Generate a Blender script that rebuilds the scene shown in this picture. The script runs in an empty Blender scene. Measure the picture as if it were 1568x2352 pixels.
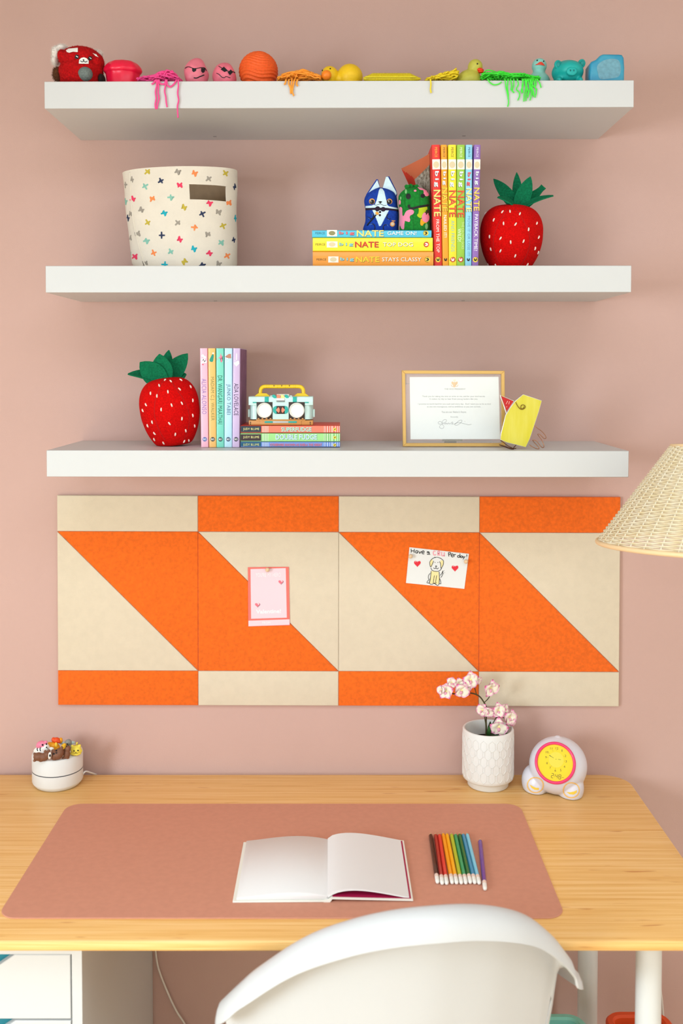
import bpy, bmesh, math, random
from mathutils import Vector, Matrix, Euler
from mathutils.bvhtree import BVHTree
random.seed(7)
SC = bpy.context.scene
COL = SC.collection
PI = math.pi

# ------------------------------------------------------------------ camera, light, exposure
F, D, TH, CX, CY = 2310.18, 2.1564, 0.03442, 784.0, 928.2   # focal length in px (1568x2352), distance to wall, pitch, principal point
DESK_Z = 0.73
ZC = DESK_Z + 0.8713
cam_d = bpy.data.cameras.new('camera'); cam = bpy.data.objects.new('camera', cam_d); COL.objects.link(cam)
cam.location = (0, -D, ZC); cam.rotation_euler = (PI/2 - TH, 0, 0)
cam_d.sensor_fit = 'VERTICAL'; cam_d.sensor_height = 36.0; cam_d.sensor_width = 24.0
cam_d.lens = F/2352*36.0
cam_d.shift_y = -(1176.0 - CY)/2352.0
cam_d.clip_start = 0.05
cam_d.dof.use_dof = True; cam_d.dof.focus_distance = 1.97; cam_d.dof.aperture_fstop = 3.2
SC.camera = cam

world = bpy.data.worlds.new('world'); SC.world = world; world.use_nodes = True
world.node_tree.nodes['Background'].inputs[0].default_value = (0.80, 0.90, 1.0, 1)
world.node_tree.nodes['Background'].inputs[1].default_value = 0.6

def area(name, loc, rot, sx, sy, power, col):
    l = bpy.data.lights.new(name, 'AREA'); l.shape = 'RECTANGLE'; l.size = sx; l.size_y = sy; l.energy = power; l.color = col
    o = bpy.data.objects.new(name, l); o.location = loc; o.rotation_euler = rot; COL.objects.link(o); return o
area('daylight_left', (-2.03, -2.60, 1.50), (0, -PI/2+.60, -.08), 1.15, 1.15, 104, (0.77, 0.915, 1.0))
area('added_overhead_light', (0.10, -2.15, 2.70), (0, 0, 0), 1.9, 1.3, 35, (0.84, 0.94, 1.0))  # added overhead light to brighten the desk; its skylight is invented
SC.view_settings.view_transform = 'Standard'; SC.view_settings.look = 'None'
SC.view_settings.gamma = 1.0; SC.view_settings.use_curve_mapping = False
SC.view_settings.exposure = -0.12

# ------------------------------------------------------------------ pixel helpers
_c, _s = math.cos(TH), math.sin(TH)
def _ray(u, v):
    a, b = (u-CX)/F, (CY-v)/F
    return a, _c + b*_s, -_s + b*_c
def W(u, v, Y):
    a, dy, dz = _ray(u, v); t = (Y+D)/dy
    return Vector((a*t, Y, ZC+dz*t))
def on(u, v, z):
    a, dy, dz = _ray(u, v); t = (z-ZC)/dz
    return Vector((a*t, dy*t-D, z))
class PX:
    """local frame with its origin at pixel (u0, v0) on the plane y = Y; metres per pixel there"""
    def __init__(s, u0, v0, Y=None, z=None):
        s.o = W(u0, v0, Y) if z is None else on(u0, v0, z)
        s.u0, s.v0 = u0, v0
        a, dy, dz = _ray(u0, v0); s.k = (s.o.y+D)/dy/F
    def __call__(s, u, v, d=0.0):
        return W(u, v, s.o.y+d)-s.o

# ------------------------------------------------------------------ materials
def lin(h):
    h = h.lstrip('#'); out = []
    for i in (0, 2, 4):
        c = int(h[i:i+2], 16)/255; out.append(c/12.92 if c <= .04045 else ((c+.055)/1.055)**2.4)
    return tuple(out)+(1,)
MATS = {}
def mat(h, rough=.5, var=0, vscale=40, bump=0, bscale=300, metal=0, sss=0, coat=0, sheen=0, trans=0, spec=.5, stretch=(1,1,1), ior=1.45, alpha=1, hue2=None, thresh=None, emit=0):
    key = (h, rough, var, vscale, bump, bscale, metal, sss, coat, sheen, trans, spec, stretch, ior, alpha, hue2, thresh, emit)
    if key in MATS: return MATS[key]
    m = bpy.data.materials.new('material_'+h.lstrip('#')); m.use_nodes = True
    nt = m.node_tree; b = nt.nodes['Principled BSDF']
    b.inputs['Base Color'].default_value = lin(h); b.inputs['Roughness'].default_value = rough
    b.inputs['Metallic'].default_value = metal; b.inputs['Specular IOR Level'].default_value = spec
    b.inputs['Coat Weight'].default_value = coat; b.inputs['Sheen Weight'].default_value = sheen
    b.inputs['Transmission Weight'].default_value = trans; b.inputs['IOR'].default_value = ior
    b.inputs['Alpha'].default_value = alpha
    if emit:
        b.inputs['Emission Color'].default_value = lin(h); b.inputs['Emission Strength'].default_value = emit
    if sss:
        b.inputs['Subsurface Weight'].default_value = sss; b.inputs['Subsurface Radius'].default_value = (.6, .5, .4); b.inputs['Subsurface Scale'].default_value = .004
    if var or bump:
        tc = nt.nodes.new('ShaderNodeTexCoord'); mp = nt.nodes.new('ShaderNodeMapping'); mp.inputs['Scale'].default_value = stretch
        nt.links.new(tc.outputs['Object'], mp.inputs[0])
        if var:
            n = nt.nodes.new('ShaderNodeTexNoise'); n.inputs['Scale'].default_value = vscale; n.inputs['Detail'].default_value = 4
            r = nt.nodes.new('ShaderNodeValToRGB'); c = lin(h); c2 = lin(hue2) if hue2 else None
            r.color_ramp.elements[0].position = .32; r.color_ramp.elements[1].position = .68
            r.color_ramp.elements[0].color = c2 or tuple(max(0, x*(1-var)) for x in c[:3])+(1,)
            r.color_ramp.elements[1].color = c if c2 else tuple(min(1, x*(1+var)) for x in c[:3])+(1,)
            nt.links.new(mp.outputs[0], n.inputs[0]); nt.links.new(n.outputs[0], r.inputs[0]); nt.links.new(r.outputs[0], b.inputs['Base Color'])
        if bump:
            n2 = nt.nodes.new('ShaderNodeTexNoise'); n2.inputs['Scale'].default_value = bscale; n2.inputs['Detail'].default_value = 3
            bp = nt.nodes.new('ShaderNodeBump'); bp.inputs['Strength'].default_value = bump; bp.inputs['Distance'].default_value = .002
            nt.links.new(mp.outputs[0], n2.inputs[0]); nt.links.new(n2.outputs[0], bp.inputs['Height']); nt.links.new(bp.outputs[0], b.inputs['Normal'])
    MATS[key] = m; return m

# ------------------------------------------------------------------ objects
def tag(o, label=None, cat=None, group=None, kind=None):
    if label: o['label'] = label
    if cat: o['category'] = cat
    if group: o['group'] = group
    if kind: o['kind'] = kind
    return o
def thing(name, label, cat, loc=(0,0,0), rot=(0,0,0), group=None):
    o = bpy.data.objects.new(name, None); o.empty_display_size = .02; COL.objects.link(o)
    o.location = loc; o.rotation_euler = rot
    global VIEW
    VIEW = cam.location-Vector(loc)
    return tag(o, label, cat, group)
VIEW = Vector((0, -3, 0))
def obj(name, bm, m, parent=None, smooth=40, label=None, kind=None):
    me = bpy.data.meshes.new(name)
    if isinstance(bm, bpy.types.Mesh): me = bm
    else:
        bmesh.ops.recalc_face_normals(bm, faces=bm.faces); bm.to_mesh(me); bm.free()
    if smooth:
        me.shade_smooth()
        if smooth < 180: me.set_sharp_from_angle(angle=math.radians(smooth))
    if not me.materials: me.materials.append(m)
    o = bpy.data.objects.new(name, me); COL.objects.link(o)
    if parent: o.parent = parent
    return tag(o, label, None, None, kind)
def share(name, src, parent, loc=(0,0,0), rot=(0,0,0), scale=(1,1,1)):
    o = bpy.data.objects.new(name, src.data); COL.objects.link(o); o.parent = parent
    o.location = loc; o.rotation_euler = rot; o.scale = scale; return o
def BM(): return bmesh.new()

def box(bm, x0, x1, y0, y1, z0, z1, bev=0, seg=2, M=None):
    r = bmesh.ops.create_cube(bm, size=1)
    vs = r['verts']
    for v in vs:
        v.co = Vector((x0+(v.co.x+.5)*(x1-x0), y0+(v.co.y+.5)*(y1-y0), z0+(v.co.z+.5)*(z1-z0)))
    if bev:
        es = list({e for v in vs for e in v.link_edges})
        g = bmesh.ops.bevel(bm, geom=es, offset=bev, segments=seg, profile=.5, affect='EDGES')
        vs = list({v for f in g['faces'] for v in f.verts} | {v for v in vs if v.is_valid})
    if M:
        for v in vs: v.co = M @ v.co
    return vs
def prism(bm, pts, axis, a0, a1, bev=0, seg=2):
    """extrude a 2-D outline; axis 'y': pts are (x,z); 'z': (x,y); 'x': (y,z)"""
    def mk(p, a):
        return {'y': (p[0], a, p[1]), 'z': (p[0], p[1], a), 'x': (a, p[0], p[1])}[axis]
    lo = [bm.verts.new(mk(p, a0)) for p in pts]; hi = [bm.verts.new(mk(p, a1)) for p in pts]
    n = len(pts); fs = []
    fs.append(bm.faces.new(lo)); fs.append(bm.faces.new(hi[::-1]))
    for i in range(n): fs.append(bm.faces.new((lo[i], hi[i], hi[(i+1) % n], lo[(i+1) % n])))
    bmesh.ops.recalc_face_normals(bm, faces=fs)
    if bev:
        es = list({e for f in fs[:2] for e in f.edges})
        bmesh.ops.bevel(bm, geom=es, offset=bev, segments=seg, profile=.5, affect='EDGES')
def lathe(bm, prof, n=48, M=None, sx=1, sy=1, cap=True):
    rings = []
    for r, z in prof:
        if r < 1e-6: rings.append([bm.verts.new((0, 0, z))])
        else: rings.append([bm.verts.new((r*sx*math.cos(2*PI*i/n), r*sy*math.sin(2*PI*i/n), z)) for i in range(n)])
    for a, b in zip(rings, rings[1:]):
        for i in range(n):
            j = (i+1) % n
            if len(a) == 1 and len(b) == 1: continue
            if len(a) == 1: bm.faces.new((a[0], b[i], b[j]))
            elif len(b) == 1: bm.faces.new((a[i], a[j], b[0]))
            else: bm.faces.new((a[i], a[j], b[j], b[i]))
    if M:
        for rg in rings:
            for v in rg: v.co = M @ v.co
    return rings
def spline(pts, n=8, closed=False):
    pts = [Vector(p) for p in pts]; out = []; m = len(pts)
    for i in range(m if closed else m-1):
        if closed: p0, p1, p2, p3 = pts[i-1], pts[i], pts[(i+1) % m], pts[(i+2) % m]
        else: p0, p1, p2, p3 = pts[max(i-1, 0)], pts[i], pts[i+1], pts[min(i+2, m-1)]
        for j in range(n):
            t = j/n
            out.append(.5*((2*p1)+(p2-p0)*t+(2*p0-5*p1+4*p2-p3)*t*t+(3*p1-p0-3*p2+p3)*t**3))
    if not closed: out.append(pts[-1])
    return out
def tube(bm, pts, r, n=6, closed=False, taper=None):
    pts = [Vector(p) for p in pts]; m = len(pts); rings = []
    nrm = None
    for i, p in enumerate(pts):
        if closed: t = (pts[(i+1) % m]-pts[i-1])
        else: t = pts[min(i+1, m-1)]-pts[max(i-1, 0)]
        if t.length < 1e-9: t = Vector((0, 0, 1))
        t.normalize()
        if nrm is None: nrm = t.orthogonal().normalized()
        else:
            nrm = nrm - t*nrm.dot(t)
            nrm = nrm.normalized() if nrm.length > 1e-6 else t.orthogonal().normalized()
        bn = t.cross(nrm); rr = r if taper is None else r*taper(i/(m-1))
        rings.append([bm.verts.new(p+(nrm*math.cos(2*PI*k/n)+bn*math.sin(2*PI*k/n))*rr) for k in range(n)])
    for i in range(m if closed else m-1):
        a, b = rings[i], rings[(i+1) % m]
        for k in range(n): bm.faces.new((a[k], a[(k+1) % n], b[(k+1) % n], b[k]))
    if not closed:
        bm.faces.new(rings[0]); bm.faces.new(rings[-1])
def ball(bm, c, r, sub=3, rot=None):
    if not hasattr(r, '__len__'): r = (r, r, r)
    g = bmesh.ops.create_icosphere(bm, subdivisions=sub, radius=1)
    R = Euler(rot).to_matrix() if rot else Matrix.Identity(3)
    for v in g['verts']: v.co = R @ Vector((v.co.x*r[0], v.co.y*r[1], v.co.z*r[2])) + Vector(c)
    return g['verts']
def blob(parts, voxel, smooth=5, fn=None, flat=None):
    """ellipsoids (centre, radii[, rotation]) fused into one smooth skin"""
    bm = BM()
    for p in parts:
        if callable(p): p(bm)
        else: ball(bm, p[0], p[1], 4, p[2] if len(p) > 2 else None)
    me = bpy.data.meshes.new('tmp'); bm.to_mesh(me); bm.free()
    o = bpy.data.objects.new('tmp', me); COL.objects.link(o)
    r = o.modifiers.new('r', 'REMESH'); r.mode = 'VOXEL'; r.voxel_size = voxel
    s = o.modifiers.new('s', 'SMOOTH'); s.factor = .5; s.iterations = smooth
    dg = bpy.context.evaluated_depsgraph_get(); me2 = bpy.data.meshes.new_from_object(o.evaluated_get(dg))
    bm = BM(); bm.from_mesh(me2)
    bpy.data.objects.remove(o); bpy.data.meshes.remove(me); bpy.data.meshes.remove(me2)
    if fn:
        for v in bm.verts: v.co = fn(v.co)
    if flat is not None:
        for v in bm.verts:
            if v.co.z < flat: v.co.z = flat + (v.co.z-flat)*.02
    return bm

# ------------------------------------------------------------------ flat print on surfaces
class Surf:
    """front surface of a mesh: gives the point in front of (x, z), seen along +y"""
    def __init__(s, bm, off=.0003, extra=0):
        bmesh.ops.recalc_face_normals(bm, faces=bm.faces); bm.normal_update()
        s.view = VIEW.copy(); s.t = BVHTree.FromBMesh(bm); s.off = off; s.extra = extra
    def hit(s, x, z, off=None):
        o = (s.off if off is None else off)+s.extra
        p, n, i, d = s.t.ray_cast(s.view, (Vector((x, 0, z))-s.view).normalized())
        if p is None:
            p, n, i, d = s.t.find_nearest(Vector((x, 0, z)))
        if n.dot(p-s.view) > 0: n = -n
        return p + n*o
class Flat:
    def __init__(s, y=0, off=.0003): s.y, s.off = y, off
    def hit(s, x, z, off=None): return Vector((x, s.y-(s.off if off is None else off), z))
def fill(bm, S, pts, ml=None, off=None):
    b2 = BM(); vs = [b2.verts.new((p[0], 0, p[1])) for p in pts]
    b2.faces.new(vs); bmesh.ops.triangulate(b2, faces=b2.faces[:])
    if isinstance(S, Surf):
        if ml is None:
            xs = [p[0] for p in pts]; zs = [p[1] for p in pts]; ml = min(max(max(xs)-min(xs), max(zs)-min(zs))/6, .0022)
        for _ in range(9):
            lg = [e for e in b2.edges if e.calc_length() > ml]
            if not lg: break
            bmesh.ops.subdivide_edges(b2, edges=lg, cuts=1); bmesh.ops.triangulate(b2, faces=b2.faces[:])
    mp = {}
    for v in b2.verts: mp[v.index if v.index >= 0 else id(v)] = None
    b2.verts.index_update()
    nv = [bm.verts.new(S.hit(v.co.x, v.co.z, off)) for v in b2.verts]
    for f in b2.faces: bm.faces.new([nv[v.index] for v in f.verts])
    b2.free()
def stroke(bm, S, pts, w, n=6, off=None, closed=False):
    p = spline([(a[0], 0, a[1]) for a in pts], n, closed) if len(pts) > 2 else [Vector((a[0], 0, a[1])) for a in pts]
    if len(pts) == 2: p = [p[0].lerp(p[1], t/4) for t in range(5)]
    m = len(p); prev = None; first = None
    for i in range(m):
        t = (p[(i+1) % m]-p[i-1]) if closed else (p[min(i+1, m-1)]-p[max(i-1, 0)])
        if t.length < 1e-9: t = Vector((1, 0, 0))
        t.normalize(); q = Vector((-t.z, 0, t.x))*w/2
        a = bm.verts.new(S.hit(p[i].x+q.x, p[i].z+q.z, off)); b = bm.verts.new(S.hit(p[i].x-q.x, p[i].z-q.z, off))
        if prev: bm.faces.new((prev[0], a, b, prev[1]))
        else: first = (a, b)
        prev = (a, b)
    if closed: bm.faces.new((prev[0], first[0], first[1], prev[1]))
def disc(c, rx, rz=None, n=20, a0=0):
    rz = rz or rx
    return [(c[0]+rx*math.cos(2*PI*i/n+a0), c[1]+rz*math.sin(2*PI*i/n+a0)) for i in range(n)]
SPLIT = {'leaf_print', 'paw_highlight', 'paw_outline', 'eye', 'rib_line', 'brow_stripes', 'flower_print', 'eye_glint', 'snow_print'}
def ink(parent, name, m, S, fills=(), strokes=(), off=None, ml=None):
    if name in SPLIT and len(fills)+len(strokes) > 1:
        for f in fills: o = ink(parent, name, m, S, [f], (), off, ml)
        for st in strokes: o = ink(parent, name, m, S, (), [st], off, ml)
        return o
    bm = BM()
    for f in fills: fill(bm, S, f, ml, off)
    for st in strokes: stroke(bm, S, st[0], st[1], 6, off, st[2] if len(st) > 2 else False)
    return obj(name, bm, m, parent, 0)
TXT = {}
def text_mesh(s, bold=0, spacing=1.0):
    if 'M' in s: bold = 0
    key = (s, bold, spacing)
    if key not in TXT:
        cu = bpy.data.curves.new('t', 'FONT'); cu.body = s; cu.resolution_u = 2; cu.offset = bold; cu.space_character = spacing
        o = bpy.data.objects.new('t', cu); COL.objects.link(o)
        dg = bpy.context.evaluated_depsgraph_get(); me = bpy.data.meshes.new_from_object(o.evaluated_get(dg))
        vs = [v.co.copy() for v in me.vertices]; fs = [tuple(p.vertices) for p in me.polygons]
        bpy.data.objects.remove(o); bpy.data.curves.remove(cu); bpy.data.meshes.remove(me)
        x0, x1 = min(v.x for v in vs), max(v.x for v in vs); y0, y1 = min(v.y for v in vs), max(v.y for v in vs)
        TXT[key] = ([((v.x-x0)/(x1-x0), (v.y-y0)/(y1-y0)) for v in vs], fs)
    return TXT[key]
def text_bm(bm, S, s, x0, x1, z0, z1, vert=False, bold=0, spacing=1.0, off=None, rot=0):
    """lettering in the rectangle; vert: reads downwards (tops of letters to the right)"""
    vs, fs = text_mesh(s, bold, spacing); nv = []
    cx, cz = (x0+x1)/2, (z0+z1)/2; c, sn = math.cos(rot), math.sin(rot)
    for a, b in vs:
        if vert: x, z = x0+b*(x1-x0), z1-a*(z1-z0)
        else: x, z = x0+a*(x1-x0), z0+b*(z1-z0)
        if rot: x, z = cx+(x-cx)*c-(z-cz)*sn, cz+(x-cx)*sn+(z-cz)*c
        nv.append(bm.verts.new(S.hit(x, z, off)))
    for f in fs:
        try: bm.faces.new([nv[i] for i in f])
        except ValueError: pass
def text(parent, name, m, S, s, *a, **k):
    bm = BM(); text_bm(bm, S, s, *a, **k); return obj(name, bm, m, parent, 0)

# ------------------------------------------------------------------ the room
wall_m = mat('cca79c', .75, var=.025, vscale=2.2, bump=.12, bscale=420)
white_wall = mat('f3efe9', .8)
def struct(name, bm, m, smooth=0):
    return tag(obj(name, bm, m, None, smooth), kind='structure')
XL, XR, YF, ZT = -2.1, 1.5, -4.2, 2.68
bm = BM(); box(bm, XL-.12, XR+.12, 0, .12, 0, ZT); struct('wall_back', bm, wall_m)
bm = BM(); box(bm, XR, XR+.12, YF, 0, 0, ZT); struct('wall_right', bm, white_wall)
bm = BM(); box(bm, XL-.12, XR+.12, YF-.12, .12, -.1, 0); struct('floor', bm, mat('ecd0ac', .5, var=.15, vscale=6, stretch=(1, 12, 1)))
bm = BM()
for a_ in ((XL-.12, -.88, YF-.12, .12), (1.08, XR+.12, YF-.12, .12), (-.88, 1.08, YF-.12, -2.83), (-.88, 1.08, -1.47, .12)): box(bm, a_[0], a_[1], a_[2], a_[3], ZT, ZT+.1)
struct('ceiling', bm, mat('c8c2bb', .9))
def wall_with_hole(name, axis, pos, lo, hi, h0, h1, z0, z1):
    bm = BM()
    for a, b, c, d in ((lo, h0, 0, ZT), (h1, hi, 0, ZT), (h0, h1, 0, z0), (h0, h1, z1, ZT)):
        if axis == 'x': box(bm, pos-.12, pos, a, b, c, d)
        else: box(bm, a, b, pos-.12, pos, c, d)
    struct(name, bm, white_wall)
wall_with_hole('wall_left', 'x', XL, YF, 0, -3.2, -2.0, .90, 2.10)
bm = BM(); box(bm, XL-.12, XR+.12, YF-.12, YF, 0, ZT); struct('wall_front', bm, white_wall)
def window(name, axis, pos, a0, a1, z0, z1):
    bm = BM(); f = .05
    for p, q, r, s in ((a0, a1, z0, z0+f), (a0, a1, z1-f, z1), (a0, a0+f, z0+f, z1-f), (a1-f, a1, z0+f, z1-f), ((a0+a1)/2-.02, (a0+a1)/2+.02, z0+f, z1-f)):
        if axis == 'x': box(bm, pos-.09, pos-.03, p, q, r, s)
        else: box(bm, p, q, pos-.09, pos-.03, r, s)
    struct(name, bm, mat('f5f3ee', .4))
window('window_1', 'x', XL, -3.2, -2.0, .90, 2.10)
bm = BM()
for a_ in ((-.88, 1.08, -2.83, -2.78), (-.88, 1.08, -1.52, -1.47), (-.88, -.83, -2.78, -1.52), (1.03, 1.08, -2.78, -1.52), (.08, .12, -2.78, -1.52)): box(bm, a_[0], a_[1], a_[2], a_[3], ZT+.04, ZT+.09)
struct('added_skylight_frame', bm, mat('f5f3ee', .4))  # frame of the invented skylight, unseen, around the added overhead light

# ------------------------------------------------------------------ floating shelves
shelf_m = mat('cecdcc', .38, spec=.45)
SH = []
for zr, xc, r, lab in ((0.5383, -.0045, .0024, 'white floating shelf holding the row of rainbow squeeze toys'),
                       (0.1948, -.0057, .0006, 'white floating shelf holding the fabric basket and tall comic books'),
                       (-.1532, -.0073, -.0010, 'white floating shelf holding the toy radio and the framed letter')):
    t = thing('floating_shelf', lab, 'shelf', (xc, 0, ZC+zr), (0, -r, 0), 'floating shelves on the wall')
    bm = BM(); box(bm, -.55, .55, -.26, 0, -.05, 0, .0008, 1); obj('shelf_board', bm, shelf_m, t)
    for u in (495, 1063):
        bm = BM(); x = (u-784)/F*2.12-xc
        box(bm, x-.0035, x+.0035, -.0335, -.0315, -.0506, -.0499); obj('screw_slot', bm, mat('6f6a68', .5), t)
    SH.append(ZC+zr)
Z1, Z2, Z3 = SH; Z3 += .0006

# ------------------------------------------------------------------ felt pinboard
cream = mat('ddcdb4', .95, var=.02, vscale=60, bump=.35, bscale=900, sheen=.2)
orange = mat('f0690f', .95, var=.10, vscale=160, bump=.5, bscale=900, sheen=.2)
pb = thing('felt_pinboard', 'pinboard of orange and cream felt tiles in zigzag pattern', 'pinboard', W(778, 1619, 0))
YB = -.010
def bpt(s, t):   # s 0..1 across, t 0..1 down
    tl, tr, bl, br = W(130.5, 1138, YB), W(1425, 1142, YB), W(133, 1619.5, YB), W(1421, 1623, YB)
    p = (tl*(1-s)+tr*s)*(1-t)+(bl*(1-s)+br*s)*t
    return (p.x-pb.location.x, p.z-pb.location.z)
R0, R1, R2, R3 = 0, .1700, .8345, 1
g_s, g_t = .00012/1.21, .00012/.45
def tile(pts, m):
    c = (sum(p[0] for p in pts)/len(pts), sum(p[1] for p in pts)/len(pts))
    bm = BM(); prism(bm, [bpt(*p) for p in pts], 'y', YB, -.0003, .0019, 3)
    obj('felt_tile', bm, m, pb, 50)
for c in range(4):
    s0, s1 = c/4+g_s, (c+1)/4-g_s; a, b = (cream, orange) if c % 2 == 0 else (orange, cream)
    tile([(s0, R0), (s1, R0), (s1, R1-g_t), (s0, R1-g_t)], a)
    tile([(s0, R2+g_t), (s1, R2+g_t), (s1, R3), (s0, R3)], b)
    t0, t1 = R1+g_t, R2-g_t
    tile([(s0+g_s*2.4, t0), (s1, t0), (s1, t1-g_t*2.4)], b)
    tile([(s0, t0+g_t*2.4), (s1-g_s*2.4, t1), (s0, t1)], a)

# ------------------------------------------------------------------ desk
def bamboo():
    m = bpy.data.materials.new('bamboo'); m.use_nodes = True; nt = m.node_tree; b = nt.nodes['Principled BSDF']
    tc = nt.nodes.new('ShaderNodeTexCoord')
    def noise(scale, st, detail=3):
        mp = nt.nodes.new('ShaderNodeMapping'); mp.inputs['Scale'].default_value = st
        n = nt.nodes.new('ShaderNodeTexNoise'); n.inputs['Scale'].default_value = scale; n.inputs['Detail'].default_value = detail
        nt.links.new(tc.outputs['Object'], mp.inputs[0]); nt.links.new(mp.outputs[0], n.inputs[0]); return n
    n1 = noise(9, (.22, 16, 16)); n2 = noise(20, (.35, 26, 26)); n3 = noise(13, (1.2, 9, 9), 1)
    r1 = nt.nodes.new('ShaderNodeValToRGB'); e = r1.color_ramp.elements
    e[0].position = .30; e[0].color = lin('dfa04e'); e[1].position = .70; e[1].color = lin('fad195')
    mid = r1.color_ramp.elements.new(.5); mid.color = lin('f0be74')
    mx = nt.nodes.new('ShaderNodeMath'); mx.operation = 'ADD'; ml = nt.nodes.new('ShaderNodeMath'); ml.operation = 'MULTIPLY'; ml.inputs[1].default_value = .5
    nt.links.new(n1.outputs[0], mx.inputs[0]); nt.links.new(n2.outputs[0], mx.inputs[1]); nt.links.new(mx.outputs[0], ml.inputs[0]); nt.links.new(ml.outputs[0], r1.inputs[0])
    r2 = nt.nodes.new('ShaderNodeValToRGB'); r2.color_ramp.elements[0].position = .70; r2.color_ramp.elements[0].color = (1, 1, 1, 1)
    r2.color_ramp.elements[1].position = .80; r2.color_ramp.elements[1].color = lin('c98a45')
    mm = nt.nodes.new('ShaderNodeMixRGB'); mm.blend_type = 'MULTIPLY'; mm.inputs[0].default_value = .55
    nt.links.new(n3.outputs[0], r2.inputs[0]); nt.links.new(r1.outputs[0], mm.inputs[1]); nt.links.new(r2.outputs[0], mm.inputs[2])
    nt.links.new(mm.outputs[0], b.inputs['Base Color']); b.inputs['Roughness'].default_value = .42; return m
bam = bamboo()
def rrect(x0, x1, y0, y1, r, n=10):
    out = []
    for cx, cy, a in ((x1-r, y1-r, 0), (x0+r, y1-r, 1), (x0+r, y0+r, 2), (x1-r, y0+r, 3)):
        for i in range(n+1):
            t = (a+i/n)*PI/2; out.append((cx+r*math.cos(t), cy+r*math.sin(t)))
    return out
YD0 = -.652
desk = thing('desk', 'bamboo topped desk with rounded corners and white tubular legs', 'desk', (0, 0, 0))
bm = BM(); prism(bm, rrect(-.795, .610, YD0, -.020, .055), 'z', DESK_Z-.016, DESK_Z, .003, 3); obj('desktop', bm, bam, desk, 50)
leg_m = mat('dadad8', .3)
for x, y in ((.517, -.085), (.497, -.560)):
    bm = BM(); lathe(bm, [(0, 0), (.019, 0), (.0205, .004), (.0205, DESK_Z-.03), (.0205, DESK_Z-.016), (0, DESK_Z-.016)], 32)
    for v in bm.verts: v.co += Vector((x, y, 0))
    obj('leg', bm, leg_m, desk)

# desk mat
mat_m = mat('cf8f76', .8, var=.03, vscale=90, bump=.15, bscale=1500)
m0, m1 = on(168, 1848, DESK_Z), on(1196, 1848, DESK_Z); m2, m3 = on(-3, 2111, DESK_Z), on(1294, 2107, DESK_Z)
dm = thing('desk_mat', 'dusty pink desk mat lying on the bamboo desktop', 'desk mat', ((m0.x+m1.x)/2, m2.y, DESK_Z))
bm = BM()
prism(bm, [(p[0]-dm.location.x, p[1]-dm.location.y) for p in rrect(m2.x-.004, (m1.x+m3.x)/2, m2.y, m0.y, .03)], 'z', 0, .002, .0006, 1)
obj('mat_sheet', bm, mat_m, dm)
MATZ = DESK_Z+.002

# ------------------------------------------------------------------ books
paper_m = mat('efe9dc', .85, var=.06, vscale=60, stretch=(40, 1, 1))
def book(label, w, h, d, hexc, loc, ry=0, lying=False, group=None, hard=False, name='book', art=None, rz=0, flare=False, side=None):
    """spine faces the camera (-y); standing book: x = thickness, z = height"""
    t = thing(name, label, 'book', loc, (0, -PI/2+ry if lying else ry, rz), group)
    cm = mat(hexc, .38, spec=.5, coat=.15)
    bm = BM(); b = .0012; x0, x1 = -w/2, w/2
    out = [(x0, d), (x0, .0025), (x0+.0008, .0008), (x0+.0028, 0), (x1-.0028, 0), (x1-.0008, .0008), (x1, .0025), (x1, d),
           (x1-b, d), (x1-b, b+.002), (x0+b, b+.002), (x0+b, d)]
    prism(bm, out, 'z', 0, h)
    cov = obj('cover', bm, cm, t, 30)
    bm = BM(); box(bm, x0+b, x1-b, b+.002, d-.0015, .0008, h-.0008); obj('page_block', bm, paper_m, t, 0)
    return t
WHITE = mat('f6f5f0', .45); BLACK = mat('16130f', .5)

# --- six tall comic books
yb = -.226
k2 = PX(1045, 600, yb).k
top_v = 332.5
def sun(bm, S, cx, cz, r, n=12):
    pts = []
    for i in range(2*n):
        a = PI*i/n; rr = r if i % 2 == 0 else r*.76
        pts.append((cx+rr*math.cos(a), cz+rr*math.sin(a)))
    fill(bm, S, pts)
def smile_mark(t, S, cx, cz, k, horiz, dark, sunc):
    if sunc:
        bm = BM(); sun(bm, S, cx, cz, 6.6*k); obj('publisher_sun', bm, mat(sunc, .45), t, 0)
    m = BLACK if dark else WHITE
    # a rounded block with two dots and a mouth
    bm = BM(); r = 3.3*k
    if horiz: pts = [(cx-r, cz-r), (cx+.2*r, cz-r), (cx+.9*r, cz-.5*r), (cx+.9*r, cz+.5*r), (cx+.2*r, cz+r), (cx-r, cz+r), (cx-r, cz+.45*r), (cx-.1*r, cz+.3*r), (cx-.1*r, cz-.3*r), (cx-r, cz-.45*r)]
    else: pts = [(cx-r, cz+r), (cx-r, cz-.2*r), (cx-.5*r, cz-.9*r), (cx+.5*r, cz-.9*r), (cx+r, cz-.2*r), (cx+r, cz+r), (cx+.45*r, cz+r), (cx+.3*r, cz+.1*r), (cx-.3*r, cz+.1*r), (cx-.45*r, cz+r)]
    fill(bm, S, pts, off=.0006); obj('publisher_mark', bm, m, t, 0)
YEL, RED2, PNK = mat('f6d94c', .45), mat('d8421e', .45), mat('ef6a70', .45)
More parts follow.
